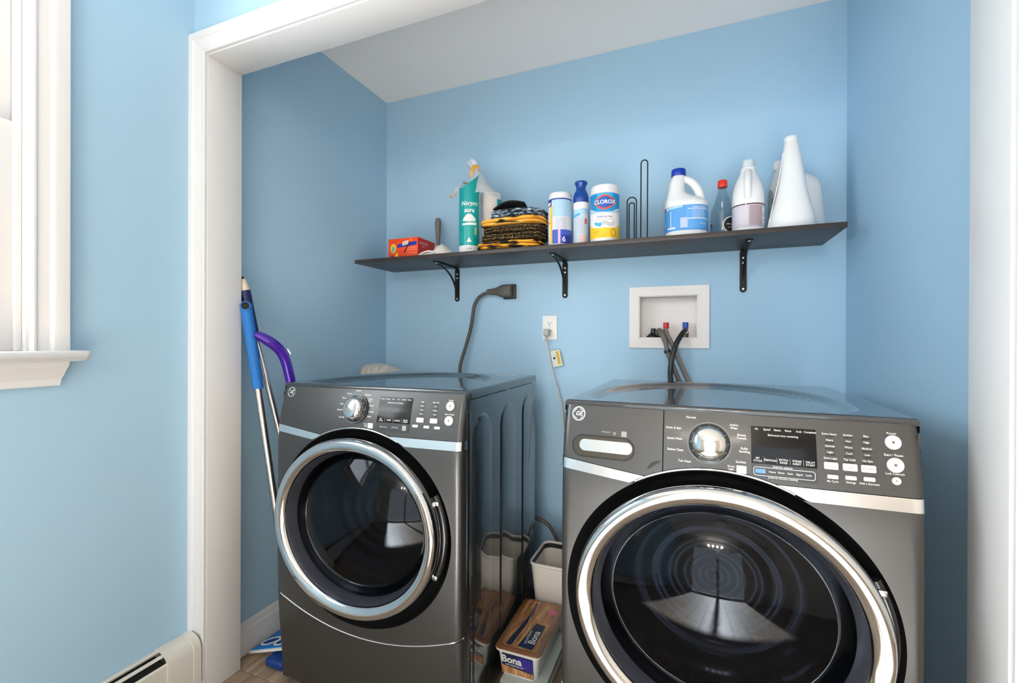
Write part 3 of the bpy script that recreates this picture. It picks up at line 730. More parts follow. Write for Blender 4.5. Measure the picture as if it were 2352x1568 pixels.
# crumpled white cloth
def grid_cloth(name, nx, ny, fn, m, parent, thick=.002):
    V = []; Fc = []
    for i in range(nx + 1):
        for j in range(ny + 1): V.append(fn(i / nx, j / ny))
    for i in range(nx):
        for j in range(ny): k = i * (ny + 1) + j; Fc.append((k, k + ny + 1, k + ny + 2, k + 1))
    o = mesh(name, V, Fc, m, parent, 60)
    md = o.modifiers.new('thick', 'SOLIDIFY'); md.thickness = thick; md.offset = 1
    return o
CLOTH = mat('white_cotton', 'E3DDD6', .9)
t = thing('folded_cloth', 'crumpled white cloth lying beside the orange box', 'cloth', (-1.066, -.225, ZTOP))
def fcl(u, v):
    x = -.088 + .176 * u; y = -.055 + .11 * v
    ridge = max(0, 1 - abs(u - .52 - .06 * sin(v * 4)) / .40); h = .054 * ridge * (1 - .35 * abs(2 * v - 1)) + .010 * (1 if .02 < u < .98 else 0) * max(0, 1 - abs(u - .15) / .2)
    h += .006 * noise.noise(Vector((u * 5, v * 4, 1.3))) * ridge
    h *= (1 - abs(2 * v - 1) ** 4) * (1 - abs(2 * u - 1) ** 10)
    return (x, y, max(.002, h + .002))
grid_cloth('cloth_body', 30, 18, fcl, CLOTH, t)
tube('fold_edge', [(-.080, -.050, .006), (-.05, -.053, .016), (-.02, -.054, .018), (.005, -.056, .006)], .004, CLOTH, t, 8, 6)
lathe('toggle', [(.0001, 0), (.005, .002), (.006, .006), (.005, .010), (.0001, .012)], BLACKMAT, t, 14, at=(.092, -.02, 0))

# paper towel pack
t = thing('paper_towel_pack', 'torn teal and clear pack of white paper towel rolls on the shelf', 'paper towels', (-.905, -.175, ZTOP))
PAPER = mat('white_paper', 'EFEBE6', .85, bump=(500, .2)); CARD = mat('cardboard_core', 'B98A61', .9)
for (rx_, ry_, rr, hh) in ((-.022, -.028, .046, .290), (.034, .083, .0475, .302)):
    p = lathe('paper_roll', [(.02, .002), (rr - .002, .002), (rr, .005), (rr, hh * .62), (rr - .002, hh * .63), (rr, hh * .64), (rr, hh - .004), (rr - .003, hh), (.021, hh)], PAPER, t, 40, at=(rx_, ry_, 0))
    lathe('core', [(.020, hh - .01), (.021, hh + .003), (.018, hh + .003), (.017, hh - .01)], CARD, p, 20, at=(rx_, ry_, 0))
RW, TX, TY = .0470, -.022, -.028
def wrap_top(th):
    return .292 + .020 * max(0, (-.35 - th) / .75) ** 1.5 + .068 * max(0, (th + .35) / 1.9) ** 1.3
tl = cyl_patch('teal_wrap', RW + .0006, -1.3, 1.55, .038, wrap_top, TEAL, t, 40, TX, TY, nz=10)
cyl_patch('white_hem', RW + .0004, -1.3, 1.6, .001, .038, WHITEP, t, 40, TX, TY)
cyl_patch('teal_wrap', .0485, 1.0, 2.3, .15, .27, TEAL, t, 16, .034, .083)
ct = lambda z, th=.42: cyl_fn(RW + .0012, th, z, TX, TY)
text('wrap_lettering', 'Nerprc', .027, ct(.222), WHITEP, t, .02, .25); text('wrap_lettering', 'sura', .027, ct(.192), WHITEP, t, .03, .15)
cyl_patch('towel_picture', RW + .001, -.20, 1.06, lambda th: .142 + .005 * abs(th - .43), lambda th: .150 + .026 * max(0, cos((th - .43) * 2.3)), WHITEP, t, 20, TX, TY)
cyl_patch('towel_picture', RW + .001, -.28, 1.14, .127, lambda th: .137 + .004 * (th - .4), WHITEP, t, 20, TX, TY)
cyl_patch('gloss_mark', RW + .001, .20, .62, .052, lambda th: .056 + .018 * max(0, 1 - abs(th - .42) / .2), WHITEP, t, 12, TX, TY)
cyl_patch('gold_squiggle', RW + .001, .95, 1.15, .085, .118, mat('gold_print', 'C9BE86', .5), t, 6, TX, TY)
texts('hem_print', [('2 rolls', .011, cyl_fn(RW + .0008, .4, .024, TX, TY))], GREYTXT, t)
def film(u, v):
    th = 6.283 * u; r = .062 * (1 - .80 * v ** 1.2) + .006 * noise.noise(Vector((u * 6, v * 3, 2)))
    cxx = .012 * (1 - v) - .004 * v; z = .272 + .125 * v + .010 * noise.noise(Vector((u * 7, v * 5, .4)))
    return (cxx + r * 1.12 * sin(th), .022 * (1 - v) - .012 * v - r * 1.25 * cos(th), z)
FILM = mat('crinkled_film', 'EEF2F5', .25, Alpha=.30)
grid_cloth('clear_film', 40, 14, film, FILM, t, .0004)
grid_cloth('film_tuft', 16, 10, lambda u, v: (-.006 + (.012 + .020 * v) * sin(6.28 * u) - .018 * v, -.005 - (.012 + .012 * v) * cos(6.28 * u), .388 + .042 * v + .006 * sin(u * 25)), FILM, t, .0004)
grid_cloth('film_flap', 12, 8, lambda u, v: (-.055 - .055 * u, -.03 + .03 * (v - .5), .318 - .045 * u * u + .008 * sin(v * 9)), FILM, t, .0004)
tube('twist_tie', [(-.012, -.028, .352), (-.008, -.030, .375), (0, -.022, .392), (.014, -.014, .388)], lambda s: .011 + .005 * s, mat('amber_tie', 'E0A23C', .4), t, 10, 5, flat=.5)
tube('film_tip', [(-.122, -.03, .276), (-.105, -.03, .283), (-.096, -.03, .292)], lambda s: .008 * (1 - .5 * s), mat('amber_tip', 'D9A233', .4), t, 8, 4, flat=.6)
tube('torn_card', [(-.055, -.02, .335), (-.035, -.025, .325), (-.018, -.03, .312)], .010, CARD, t, 8, 4, flat=.4)

# folded rags
def rag(name, label, cat, loc, rz, sx, sy, h, m, seed, fold=True, grp='folded cleaning rags on the shelf'):
    t = thing(name, label, cat, loc, rz, grp)
    n1, n2 = 44, 20; V = []; Fc = []
    def pt(a, b, layer_z, layer_h, k):
        # superellipse footprint, pillow section
        ca, sa = cos(a), sin(a); e = .42
        fx = sx / 2 * (abs(ca) ** e) * (1 if ca > 0 else -1); fy = sy / 2 * (abs(sa) ** e) * (1 if sa > 0 else -1)
        s = sin(b); c = cos(b); rr = abs(c) ** .45
        ns = noise.noise(Vector((ca * 2 + seed, sa * 2, k * 1.7 + s))) * .010
        bend = .012 * (fx / sx) ** 2 * -4 + .006 * sin(fx * 22 + seed)
        return (fx * rr * (1 + ns * 3), fy * rr * (1 + ns * 3), layer_z + layer_h / 2 * (1 + (abs(s) ** .6) * (1 if s > 0 else -1)) + (bend + ns) * .22 + .002)
    for k, (lz, lh) in enumerate(((.003, h * .52), (.003 + h * .46, h * .54)) if fold else ((.003, h),)):
        V = []; Fc = []
        for j in range(n2 + 1):
            b = -pi / 2 + pi * j / n2
            for i in range(n1): V.append(pt(2 * pi * i / n1, b, lz, lh, k))
        for j in range(n2):
            for i in range(n1): i2 = (i + 1) % n1; Fc.append((j * n1 + i, j * n1 + i2, (j + 1) * n1 + i2, (j + 1) * n1 + i))
        mesh('fold', V, Fc, m, t, 60)
    return t
RAGY = noise_mat('yellow_black_weave', [(.30, '0E0B09'), (.46, '17120D'), (.52, 'E09A22'), (.66, 'F2B13C'), (.70, '1A130D')], 9, .95, (1.5, 1.5, 9), 2, bump=.4)
RAGK = noise_mat('black_speckled_terry', [(.0, '0B0A0A'), (.53, '100D0B'), (.62, '9A783E')], 170, .95, (1, 1, 1.6), 2, bump=.6)
RAGY2 = noise_mat('amber_leaf_weave', [(.36, '120D09'), (.44, '3A2408'), (.48, 'EBA32E'), (.62, 'F7BF55'), (.66, '1A120B')], 7, .95, (1, 1, 4), 1, bump=.3)
RAGG = noise_mat('blue_grey_denim_print', [(.36, '0D0E10'), (.46, '35414C'), (.54, '7E93A5'), (.7, 'AFC0CC')], 55, .95, (1, 1, 1.8), 3, bump=.5)
rag('folded_rag', 'black and yellow striped rag at the bottom of the folded pile', 'rag', (-.712, -.232, ZTOP), .03, .285, .148, .029, RAGY, 1)
rag('folded_rag', 'black speckled terry rag second from bottom of the folded pile', 'rag', (-.698, -.230, ZTOP + .033), -.03, .275, .148, .028, RAGK, 4)
rag('folded_rag', 'black speckled terry rag in the middle of the folded pile', 'rag', (-.695, -.228, ZTOP + .064), .02, .268, .146, .028, RAGK, 8)
rag('folded_rag', 'amber and black patterned rag just under the grey cloth', 'rag', (-.698, -.230, ZTOP + .095), -.02, .280, .150, .031, RAGY2, 12)
rag('folded_rag', 'blue grey patterned cloth on top of the folded pile', 'rag', (-.680, -.222, ZTOP + .129), .04, .235, .135, .034, RAGG, 15)
t = thing('folded_rag', 'small black rag draped over the top of the folded pile', 'rag', (-.708, -.218, ZTOP + .181), .08, 'folded cleaning rags on the shelf')
grid_cloth('cloth_body', 20, 14, lambda u, v: (-.075 + .13 * u, -.05 + .10 * v, .008 + .012 * sin(pi * u) - .02 * (1 - u) ** 3 + .004 * sin(v * 8)), mat('black_cotton', '141416', .95), t, .006)

# wipe canisters
def canister(label, loc, r, h, lid_h):
    t = thing('wipes_canister', label, 'canister', loc, 0, 'wipes canisters on the shelf')
    lathe('body', [(r - .004, 0), (r - .001, .002), (r, .006), (r, h - lid_h), (r - .003, h - lid_h + .002)], PLASTICW, t, 48)
    lid = lathe('lid', [(r - .0015, h - lid_h + .001), (r - .001, h - .012), (r - .003, h - .005), (r - .008, h - .001), (r - .014, h), (.0001, h)], PLASTICW, t, 48)
    lathe('lid_band', [(r - .0005, h - lid_h + .001), (r + .0004, h - lid_h + .002), (r + .0004, h - lid_h + .005), (r - .0005, h - lid_h + .006)], PLASTICW, lid, 48)
    return t
t = canister('wipes canister turned sideways with a yellow stripe and blue panels, beside the folded rags', (-.503, -.222, ZTOP), .0475, .222, .030)
R = .0478; cp = lambda nm, a, b, z0, z1, m, dr=0: cyl_patch(nm, R + dr, a, b, z0, z1, m, t)
cp('label', -1.5, 1.7, .012, .190, WHITEP); cp('label_top_line', -1.5, 1.7, .186, .1915, NAVY, .0002)
cp('navy_panel', -1.5, -.50, .162, .187, NAVY, .0002); cp('logo_patch', -1.35, -.62, .166, .180, WHITEP, .0004); cp('yellow_stripe', -.62, -.40, .014, .162, YEL, .0003)
cp('pale_panel', -.40, 1.6, .120, .187, PALE, .0002); cp('text_panel', -.40, 1.6, .066, .120, mat('text_grey', 'D6D8E2', .5), .0002); cp('navy_block', -.40, 1.6, .010, .066, mat('violet_blue', '3C55C0', .45), .0002)
cp('pink_bar', .12, .32, .010, .068, mat('pink_bar', 'D9B6D6', .5), .0003); cp('deep_block', .45, 1.5, .012, .044, NAVY, .0003); cp('bracket_mark', -1.2, -.62, .094, .098, mat('amber_mark', 'E39A52', .5), .0003)
text('block_number', '6', .030, cyl_fn(R + .0006, .62, .026), WHITEP, t, .03)
texts('fine_print', [('to clean and disinfect', .0052, cyl_fn(R + .0005, .35, .112 - k * .0058)) for k in range(8)], GREYTXT, t, 0)
# spray can
t = thing('aerosol_can', 'slim white aerosol can with a blue waisted cap between two wipes canisters', 'spray can', (-.4195, -.205, ZTOP))
lathe('can', [(.027, 0), (.0305, .003), (.031, .008), (.031, .178), (.029, .184)], mat('can_white', 'DDE3EC', .3), t, 40)
lathe('cap', [(.0305, .176), (.0315, .178), (.0318, .196), (.030, .210), (.024, .224), (.0195, .232), (.0192, .243), (.0215, .251), (.0260, .257), (.0262, .262), (.022, .266), (.0001, .267)], DKBLUE, t, 40, smooth=60)
R = .0313
cyl_patch('label', R, -1.5, 1.5, .010, .176, mat('pale_can_label', 'C7D5E4', .4), t)
cyl_patch('white_band', R + .0002, -1.5, 1.5, .150, .177, WHITEP, t); cyl_patch('wave_band', R + .0003, -1.5, 1.5, lambda th: .122 + .008 * sin(th * 2), lambda th: .148 + .004 * sin(th * 2), PALE, t)
cyl_patch('wave_band', R + .0005, -.9, .1, lambda th: .118 + .01 * (th + .5), lambda th: .128 + .008 * (th + .5), SKY, t); cyl_patch('red_seal', R + .0005, .72, 1.05, .088, .110, mat('red_seal', 'D24048', .45), t)
cyl_patch('warning_block', R + .0004, .05, .75, .012, .046, PINK, t); texts('fine_print', [('caution keep away from heat', .0042, cyl_fn(R + .0006, .15, .114 - k * .0050)) for k in range(13)], GREYTXT, t, 0)
# branded canister
t = canister('blue and yellow CLOROX wipes canister with white lid and red diamond logo', (-.318, -.232, ZTOP), .0560, .224, .036)
R = .0563; TH = .17
cyl_patch('label', R, TH - 1.75, TH + 1.75, .012, .186, WHITEP, t, 40)
cyl_patch('blue_field', R + .0002, TH - 1.75, TH + 1.75, lambda th: .118 + .016 * (abs(th - TH)) ** 1.5 * .2 - .010 * cos((th - TH) * 2.2), .186, mat('clorox_blue', '1F8CCB', .35), t, 40)
cyl_patch('glow_field', R + .0003, TH - .55, TH + .55, lambda th: .120 + .07 * abs(th - TH) ** 1.6, .185, SKY, t, 30)
cyl_patch('swoosh', R + .0004, TH - 1.6, TH + 1.6, lambda th: .108 + .004 * (th - TH) ** 2, lambda th: .113 + .010 * (th - TH) ** 2, PALE, t, 40)
cyl_patch('yellow_field', R + .0003, TH - 1.75, TH + 1.75, .014, lambda th: .052 + .020 * (abs(th - TH) / 1.4) ** 3, YEL, t, 40)
fn = lambda u, v, h: cyl_fn(R + h, TH, .150)(u, v)
def dia(sx_, sz_, p=1.35, n=40):
    return [(sx_ * (abs(cos(a)) ** p) * (1 if cos(a) > 0 else -1), sz_ * (abs(sin(a)) ** p) * (1 if sin(a) > 0 else -1)) for a in [2 * pi * i / n for i in range(n)]]
def fan(nm, poly, h, m):
    V = [fn(0, 0, h)]; NS = 6
    for s in range(1, NS + 1): V += [fn(u * s / NS, v * s / NS, h) for u, v in poly]
    n = len(poly); Fc = [(0, 1 + i, 1 + (i + 1) % n) for i in range(n)]
    for s in range(NS - 1): Fc += [(1 + s * n + i, 1 + (s + 1) * n + i, 1 + (s + 1) * n + (i + 1) % n, 1 + s * n + (i + 1) % n) for i in range(n)]
    return mesh(nm, V, Fc, m, t)
fan('logo_diamond', dia(.0440, .0290), .0008, mat('logo_orange', 'E4502A', .4)); fan('logo_field', dia(.0365, .0225), .0012, mat('logo_blue', '1C55B5', .4))
text('logo_lettering', 'CLOROX', .0205, cyl_fn(R + .0017, TH, .150), WHITEP, t, .03)
text('subtitle', 'Disinfecting Wipes', .0082, cyl_fn(R + .0008, TH, .0945), NAVY, t, .01)
cyl_patch('pink_arc', R + .0006, TH - .75, TH + .75, lambda th: .084 - .006 * (th - TH) ** 2, lambda th: .087 - .006 * (th - TH) ** 2, PINK, t)
cyl_patch('wipe_picture', R + .0006, TH - .72, TH - .20, lambda th: .061 + .004 * sin(th * 9), lambda th: .075 + .003 * sin(th * 7), SKY, t)
cyl_patch('wipe_picture', R + .0006, TH - .18, TH + .72, lambda th: .060 + .004 * sin(th * 9), lambda th: .076 + .005 * sin(th * 8), mat('wipe_grey', 'C9C9C7', .6), t)
texts('fine_print', [('kills 99.9%', .006, cyl_fn(R + .0006, TH - .55, .038)), ('of viruses', .006, cyl_fn(R + .0006, TH - .55, .030)), ('fresh', .006, cyl_fn(R + .0006, TH + .05, .030)), ('75 wet wipes', .006, cyl_fn(R + .0006, TH - .2, .020))], mat('dark_gold_print', '9C7A14', .5), t, 0)
tube('seal_ring', [cyl_fn(R + .0006, TH + .62, .034)(.010 * cos(a), .014 * sin(a)) for a in [2 * pi * i / 20 for i in range(20)]], .0008, BLACKMAT, t, 6, 1, closed=True, raw=True)

# black wire paper towel holder
t = thing('paper_towel_holder', 'black wire paper towel holder with one tall and one short loop', 'holder', (-.165, -.205, ZTOP))
lathe('base', [(.062, 0), (.062, .004), (.058, .007), (.0001, .007)], IRON, t, 40)
def loop(nm, cx_, w_, h_, y, z0=.0):
    r_ = w_ / 2; P = [(cx_ - r_, y, z0)] + [(cx_ - r_, y, z0 + (h_ - r_ - z0) * i / 4) for i in range(1, 4)] + [(cx_ + r_ * cos(a), y, h_ - r_ + r_ * sin(a)) for a in [pi - pi * i / 12 for i in range(13)]] + [(cx_ + r_, y, z0 + (h_ - r_ - z0) * i / 4) for i in (3, 2, 1)] + [(cx_ + r_, y, z0)]
    tube(nm, P, .0024, IRON, t, 8, 1, raw=True)
loop('tall_loop', -.006, .0245, .320, 0, .004); loop('short_outer_loop', -.051, .0345, .176, -.016); loop('short_inner_loop', -.051, .0195, .155, -.016)

# bottles: lofted bodies
def loft(name, secs, m, parent, n=40, e=.75, smooth=50):
    """secs: (cx, cy, rx, ry, z[, exponent])"""
    V = []; Fc = []
    for s in secs:
        cx_, cy_, rx_, ry_, z_ = s[:5]; ee = s[5] if len(s) > 5 else e
        for k in range(n):
            a = 2 * pi * k / n; c, d = cos(a), sin(a)
            V.append((cx_ + rx_ * abs(c) ** ee * (1 if c > 0 else -1), cy_ + ry_ * abs(d) ** ee * (1 if d > 0 else -1), z_))
    N = len(secs)
    for i in range(N - 1):
        for k in range(n): k2 = (k + 1) % n; Fc.append((i * n + k, i * n + k2, (i + 1) * n + k2, (i + 1) * n + k))
    Fc.append(tuple(range(n - 1, -1, -1))); Fc.append(tuple((N - 1) * n + k for k in range(n)))
    return mesh(name, V, Fc, m, parent, smooth)
def loft_patch(name, rx_, ry_, z0, z1, th0, th1, m, parent, e=.75, n=36, d=.0006, cx_=0, cy_=0):
    V = []; Fc = []
    for i in range(n + 1):
        th = th0 + (th1 - th0) * i / n; c, s = sin(th), -cos(th)
        x = cx_ + (rx_ + d) * abs(c) ** e * (1 if c > 0 else -1); y = cy_ + (ry_ + d) * abs(s) ** e * (1 if s > 0 else -1)
        a = z0(th) if callable(z0) else z0; b = z1(th) if callable(z1) else z1
        V += [(x, y, a), (x, y, b)]
    for i in range(n): Fc.append((2 * i, 2 * i + 2, 2 * i + 3, 2 * i + 1))
    return mesh(name, V, Fc, m, parent, 40)
def loft_fn(rx_, ry_, th0, z0, e=.75, d=.001):
    def f(u, v):
        th = th0 + u / rx_; c, s = sin(th), -cos(th)
        return Vector(((rx_ + d) * abs(c) ** e * (1 if c > 0 else -1), (ry_ + d) * abs(s) ** e * (1 if s > 0 else -1), z0 + v))
    return f
# bleach jug, handle to the right
t = thing('bleach_jug', 'white bleach jug with blue cap, side handle and blue label', 'jug', (-.020, -.195, ZTOP), .10)
E1 = .8
loft('body', [(0, 0, .066, .056, 0), (0, 0, .073, .062, .004), (0, 0, .0755, .0645, .012), (0, 0, .0755, .0645, .018), (0, 0, .0745, .0635, .022), (0, 0, .0745, .0635, .118), (0, 0, .0757, .0645, .122), (0, 0, .0757, .0645, .130), (-.003, 0, .0725, .060, .139), (-.010, 0, .0640, .054, .148), (-.022, 0, .0480, .048, .158), (-.032, 0, .0350, .042, .170), (-.035, 0, .0295, .038, .186), (-.034, 0, .0285, .034, .204), (-.031, 0, .0275, .030, .222), (-.028, 0, .0235, .0245, .236), (-.027, 0, .0205, .0205, .244), (-.027, 0, .0205, .0205, .256)], PLASTICW, t, e=E1)
tube('handle', [(-.024, -.004, .230), (-.002, -.006, .226), (.020, -.008, .212), (.037, -.008, .190), (.047, -.006, .164), (.050, -.004, .136)], lambda s: .0125 + .005 * s, PLASTICW, t, 14, 6)
cap = lathe('cap', [(.0255, .240), (.0262, .242), (.0262, .262), (.0245, .266), (.0001, .267)], BLUECAP, t, 36, at=(-.027, 0, 0))
lp = lambda nm, z0, z1, a, b, m, d=.0006: loft_patch(nm, .0745, .0635, z0, z1, a, b, m, t, E1, d=d)
lp('label', .024, .116, -1.7, 1.7, MIDBLUE); lp('label_right', .030, .114, -.05, 1.6, mat('label_blue2', '5AA0E2', .4), .0009)
lp('pale_sweep', lambda th: .102 + .012 * (th + 1.2) * .5, .1165, -1.2, -.15, PALE, .0010); lp('red_corner', lambda th: .104, lambda th: .1165, -1.62, -1.22, mat('crimson', 'C01F49', .45), .0011)
lp('lamp_stem', .036, .098, -.80, -.755, WHITEP, .0011); lp('lamp_foot', .032, .038, -1.05, -.5, WHITEP, .0011)
lp('white_rule', .100, .1025, .0, 1.5, WHITEP, .0012); lp('white_rule', .064, .0670, .0, 1.45, WHITEP, .0012); lp('white_burst', .034, .070, -.25, .0, mat('lilac', 'B9C4EE', .45), .0011)
lp('swirl', lambda th: .05, lambda th: .09 + .02 * th, -1.65, -1.35, WHITEP, .0012)
texts('label_print', [('REGULAR BLEACH', .0085, loft_fn(.0745, .0635, .62, .107, E1, .0016)), ('64 FL OZ', .0075, loft_fn(.0745, .0635, .7, .046, E1, .0016))] + [('concentrated formula', .0056, loft_fn(.0745, .0635, .45, .095 - k * .0062, E1, .0016)) for k in range(5)], WHITEP, t, .004)
# clear bottle
t = thing('clear_bottle', 'empty clear plastic bottle with a red cap behind the bleach jug', 'bottle', (.108, -.128, ZTOP))
lathe('bottle', [(.034, 0), (.0395, .004), (.041, .012), (.041, .098), (.040, .108), (.036, .125), (.029, .145), (.022, .165), (.0165, .183), (.0140, .192), (.0138, .200), (.0160, .201), (.0160, .204), (.0132, .205), (.0128, .215)], CLEAR, t, 36, smooth=60)
lathe('cap', [(.0165, .203), (.0170, .205), (.0168, .226), (.0155, .229), (.0001, .2295)], REDP, t, 32)
cyl_patch('label_rim', .0415, -.02, 1.6, lambda th: .052 - .030 * sqrt(max(0, 1 - ((th - .80) / .82) ** 2)), lambda th: .052 + .033 * sqrt(max(0, 1 - ((th - .80) / .82) ** 2)), WHITEP, t)
cyl_patch('label', .0418, .06, 1.54, lambda th: .052 - .026 * sqrt(max(0, 1 - ((th - .80) / .74) ** 2)), lambda th: .052 + .029 * sqrt(max(0, 1 - ((th - .80) / .74) ** 2)), BLACKMAT, t)
cyl_patch('label', .0416, -1.5, -1.0, .018, .062, MIDBLUE, t); cyl_patch('red_dot', .0419, -1.35, -1.08, .052, .064, mat('crimson_dot', 'A01840', .45), t)
texts('label_print', [('cleaner', .009, cyl_fn(.0424, .62, .056)), ('pure', .007, cyl_fn(.0424, .62, .044))], WHITEP, t)
# second jug, handle facing forwards
t = thing('vinegar_jug', 'white plastic jug with clear cap and pale label edged in dark red', 'jug', (.188, -.195, ZTOP), -.12)
E2 = .9
loft('body', [(0, 0, .046, .046, 0), (0, 0, .050, .050, .004), (0, 0, .0525, .0525, .014), (0, 0, .0515, .0515, .018), (0, 0, .0515, .0515, .104), (0, 0, .0528, .0528, .108), (0, 0, .0528, .0528, .128), (0, 0, .0505, .0505, .155), (0, .002, .0440, .0440, .182), (0, .003, .0350, .0350, .206), (0, .003, .0262, .0262, .224), (0, .003, .0245, .0245, .232), (0, .003, .0245, .0245, .240), (0, .003, .0195, .0195, .244), (0, .003, .0195, .0195, .252)], PLASTICW, t, e=E2)
tube('handle', [(0, -.022, .222), (0, -.034, .205), (0, -.046, .180), (0, -.050, .150), (0, -.045, .122)], .0130, PLASTICW, t, 14, 6)
lathe('cap', [(.0200, .238), (.0205, .262), (.0198, .268), (.0001, .269)], PLASTICT, t, 32, at=(0, .003, 0))
lq = lambda nm, z0, z1, a, b, m, d=.0006: loft_patch(nm, .0515, .0515, z0, z1, a, b, m, t, E2, d=d)
lq('label', .020, .102, -1.75, 1.75, mat('lilac_grey', 'CFC8D2', .5)); lq('dark_red_rule', .0985, .1025, -1.7, -.12, mat('maroon', '3A1212', .5), .0009); lq('dark_red_rule', .0985, .1025, -.06, 1.7, mat('maroon2', '4A1410', .5), .0009)
lq('fine_text_block', .024, .096, .05, 1.0, mat('mauve_text', 'B7A5AE', .6), .0009); lq('barcode_patch', .074, .090, 1.0, 1.45, WHITEP, .0011); lq('barcode_patch', .024, .054, 1.0, 1.5, WHITEP, .0011); lq('pink_edge', .04, .094, -1.6, -1.38, mat('magenta', 'B9486E', .5), .0009)
texts('label_print', [('distilled white vinegar', .0048, loft_fn(.0515, .0515, .5, .092 - k * .0058, E2, .0014)) for k in range(11)], mat('brown_text', '8A6E70', .6), t, 0)
lp2 = tube('recycle_mark', [loft_fn(.0515, .0515, 1.22, .038, E2, .0016)(.008 * cos(a), .010 * sin(a)) for a in [2 * pi * i / 12 for i in range(12)]], .0010, GREYTXT, t, 6, 1, closed=True, raw=True)
# detergent bottle at the back
t = thing('detergent_bottle', 'wide white detergent bottle with small flip cap, behind the tall white bottle', 'bottle', (.362, -.072, ZTOP), .06)
loft('body', [(0, 0, .080, .048, 0), (0, 0, .090, .055, .005), (0, 0, .0935, .057, .02), (-.002, 0, .0925, .056, .06), (-.004, 0, .086, .054, .11), (-.006, 0, .0835, .052, .16), (-.008, 0, .083, .050, .19), (-.012, 0, .076, .046, .215), (-.026, 0, .054, .038, .236), (-.042, 0, .034, .028, .250), (-.054, 0, .018, .018, .258), (-.058, 0, .014, .014, .266)], PLASTICW, t, e=.8)
lathe('flip_cap', [(.0165, .262), (.0175, .264), (.0175, .286), (.015, .293), (.0001, .295)], PLASTICW, t, 28, at=(-.060, 0, 0))
lathe('spout', [(.004, 0), (.004, .006)], GREYTXT, t, 12, at=(-.052, -.016, .282), rot=Matrix.Rotation(pi / 2, 3, 'X'))
loft_patch('oval_label', .085, .053, lambda th: .125 - .055 * sqrt(max(0, 1 - ((th + 1.35) / .4) ** 2)), lambda th: .125 + .060 * sqrt(max(0, 1 - ((th + 1.35) / .4) ** 2)), -1.74, -.96, mat('sage_label', 'A9B7B2', .45), t, .8, d=.003, cx_=-.005)
loft_patch('label_leaf', .085, .053, .10, .15, -1.16, -1.06, mat('rose_label', 'B0566B', .45), t, .8, d=.0038, cx_=-.005)
# tall white bottle in front
t = thing('tall_bottle', 'tall white tapering bottle with a narrow neck at the right end of the shelf', 'bottle', (.320, -.212, ZTOP), .05)
loft('body', [(0, 0, .062, .045, 0), (0, 0, .0725, .052, .004), (0, 0, .0755, .053, .012), (.0, 0, .0690, .050, .045), (.001, 0, .0545, .044, .096), (.001, 0, .0450, .038, .139), (.001, 0, .0395, .035, .175), (.0, 0, .0333, .031, .223), (-.001, 0, .0280, .027, .262), (-.002, 0, .0235, .0230, .295), (-.003, 0, .0200, .0200, .305), (-.003, 0, .0195, .0195, .309)], PLASTICW, t, e=.88)
lathe('cap', [(.0205, .307), (.0212, .309), (.0212, .321), (.0200, .324), (.0001, .3245)], PLASTICW, t, 32, at=(-.003, 0, 0))
tube('mould_seam', [(-.0738, -.012, .004), (-.068, -.018, .05), (-.056, -.014, .11), (-.0435, -.012, .17), (-.0345, -.010, .225), (-.028, -.008, .27)], .0016, PLASTICW, t, 6, 4)

# ------------------------------------------------------------------ things on the wall
# dryer outlet and plug
t = thing('dryer_outlet', 'dark recessed power outlet on the blue wall with the dryer plug in it', 'outlet', (-.815, 0, 1.395))
box('plate', -.030, .036, -.006, -.0003, -.035, .036, BLACKMAT, t, .003)
box('socket_face', -.026, .032, -.009, -.005, -.030, .031, mat('dark_grey_plastic', '3A3836', .45), t, .003)
PLUG = mat('grey_plug_rubber', '57524E', .5)
t = thing('dryer_cord', 'thick dark grey dryer power cord with flat plug hanging behind the dryer', 'cord', (-.815, -.01, 1.395))
def _plug(u):  # sections along -X
    return [(-.058 + .0, 0)]
V = []; Fc = []; secs = [(.026, .028, .012, .034), (.010, .030, .013, .035), (-.010, .031, .013, .034), (-.030, .027, .013, .030), (-.046, .020, .012, .025), (-.060, .0165, .011, .022), (-.085, .014, .010, .020), (-.105, .012, .009, .018)]
for x_, hz_, hy_, yo in secs:
    for k in range(20):
        a = 2 * pi * k / 20; c, d = cos(a), sin(a); V.append((x_, -yo + hy_ * 1.2 * abs(c) ** .6 * (1 if c > 0 else -1), hz_ * abs(d) ** .6 * (1 if d > 0 else -1)))
for i in range(len(secs) - 1):
    for k in range(20): k2 = (k + 1) % 20; Fc.append((i * 20 + k, i * 20 + k2, i * 20 + 20 + k2, i * 20 + 20 + k))
Fc += [tuple(range(19, -1, -1)), tuple(len(V) - 20 + k for k in range(20))]
pl = mesh('plug', V, Fc, PLUG, t, 45)
for k in range(4): tube('grip_rib', [(-.034 - .004 * k, -.036 - .0 * k + k * .0018, .018 - .003 * k), (-.030 - .004 * k, -.042 + k * .002, 0), (-.034 - .004 * k, -.036 + k * .0018, -.018 + .003 * k)], .0022, BLACKMAT, t, 8, 4)
tube('cable', [(-.095, -.018, -.002), (-.125, -.018, -.010), (-.152, -.020, -.028), (-.172, -.022, -.062), (-.180, -.024, -.11), (-.192, -.024, -.18), (-.218, -.028, -.27), (-.238, -.034, -.34), (-.242, -.040, -.40), (-.235, -.05, -.62)], .0085, PLUG, t, 12, 8)
def as_part(t, host, loc, rz, name):
    cab = next(c for c in t.children if c.name.startswith('cable')); off = t.location.copy(); kids = [c for c in t.children if c is not cab]
    for c in kids: c.parent = cab
    cab.name = name; cab.parent = host; cab.location = off
    cab.matrix_parent_inverse = (Matrix.Translation(loc) @ Matrix.Rotation(rz, 4, 'Z')).inverted()
    bpy.data.objects.remove(t)
as_part(t, dryer, (-1.2801, -.8814, 0), .0216, 'power_cord')
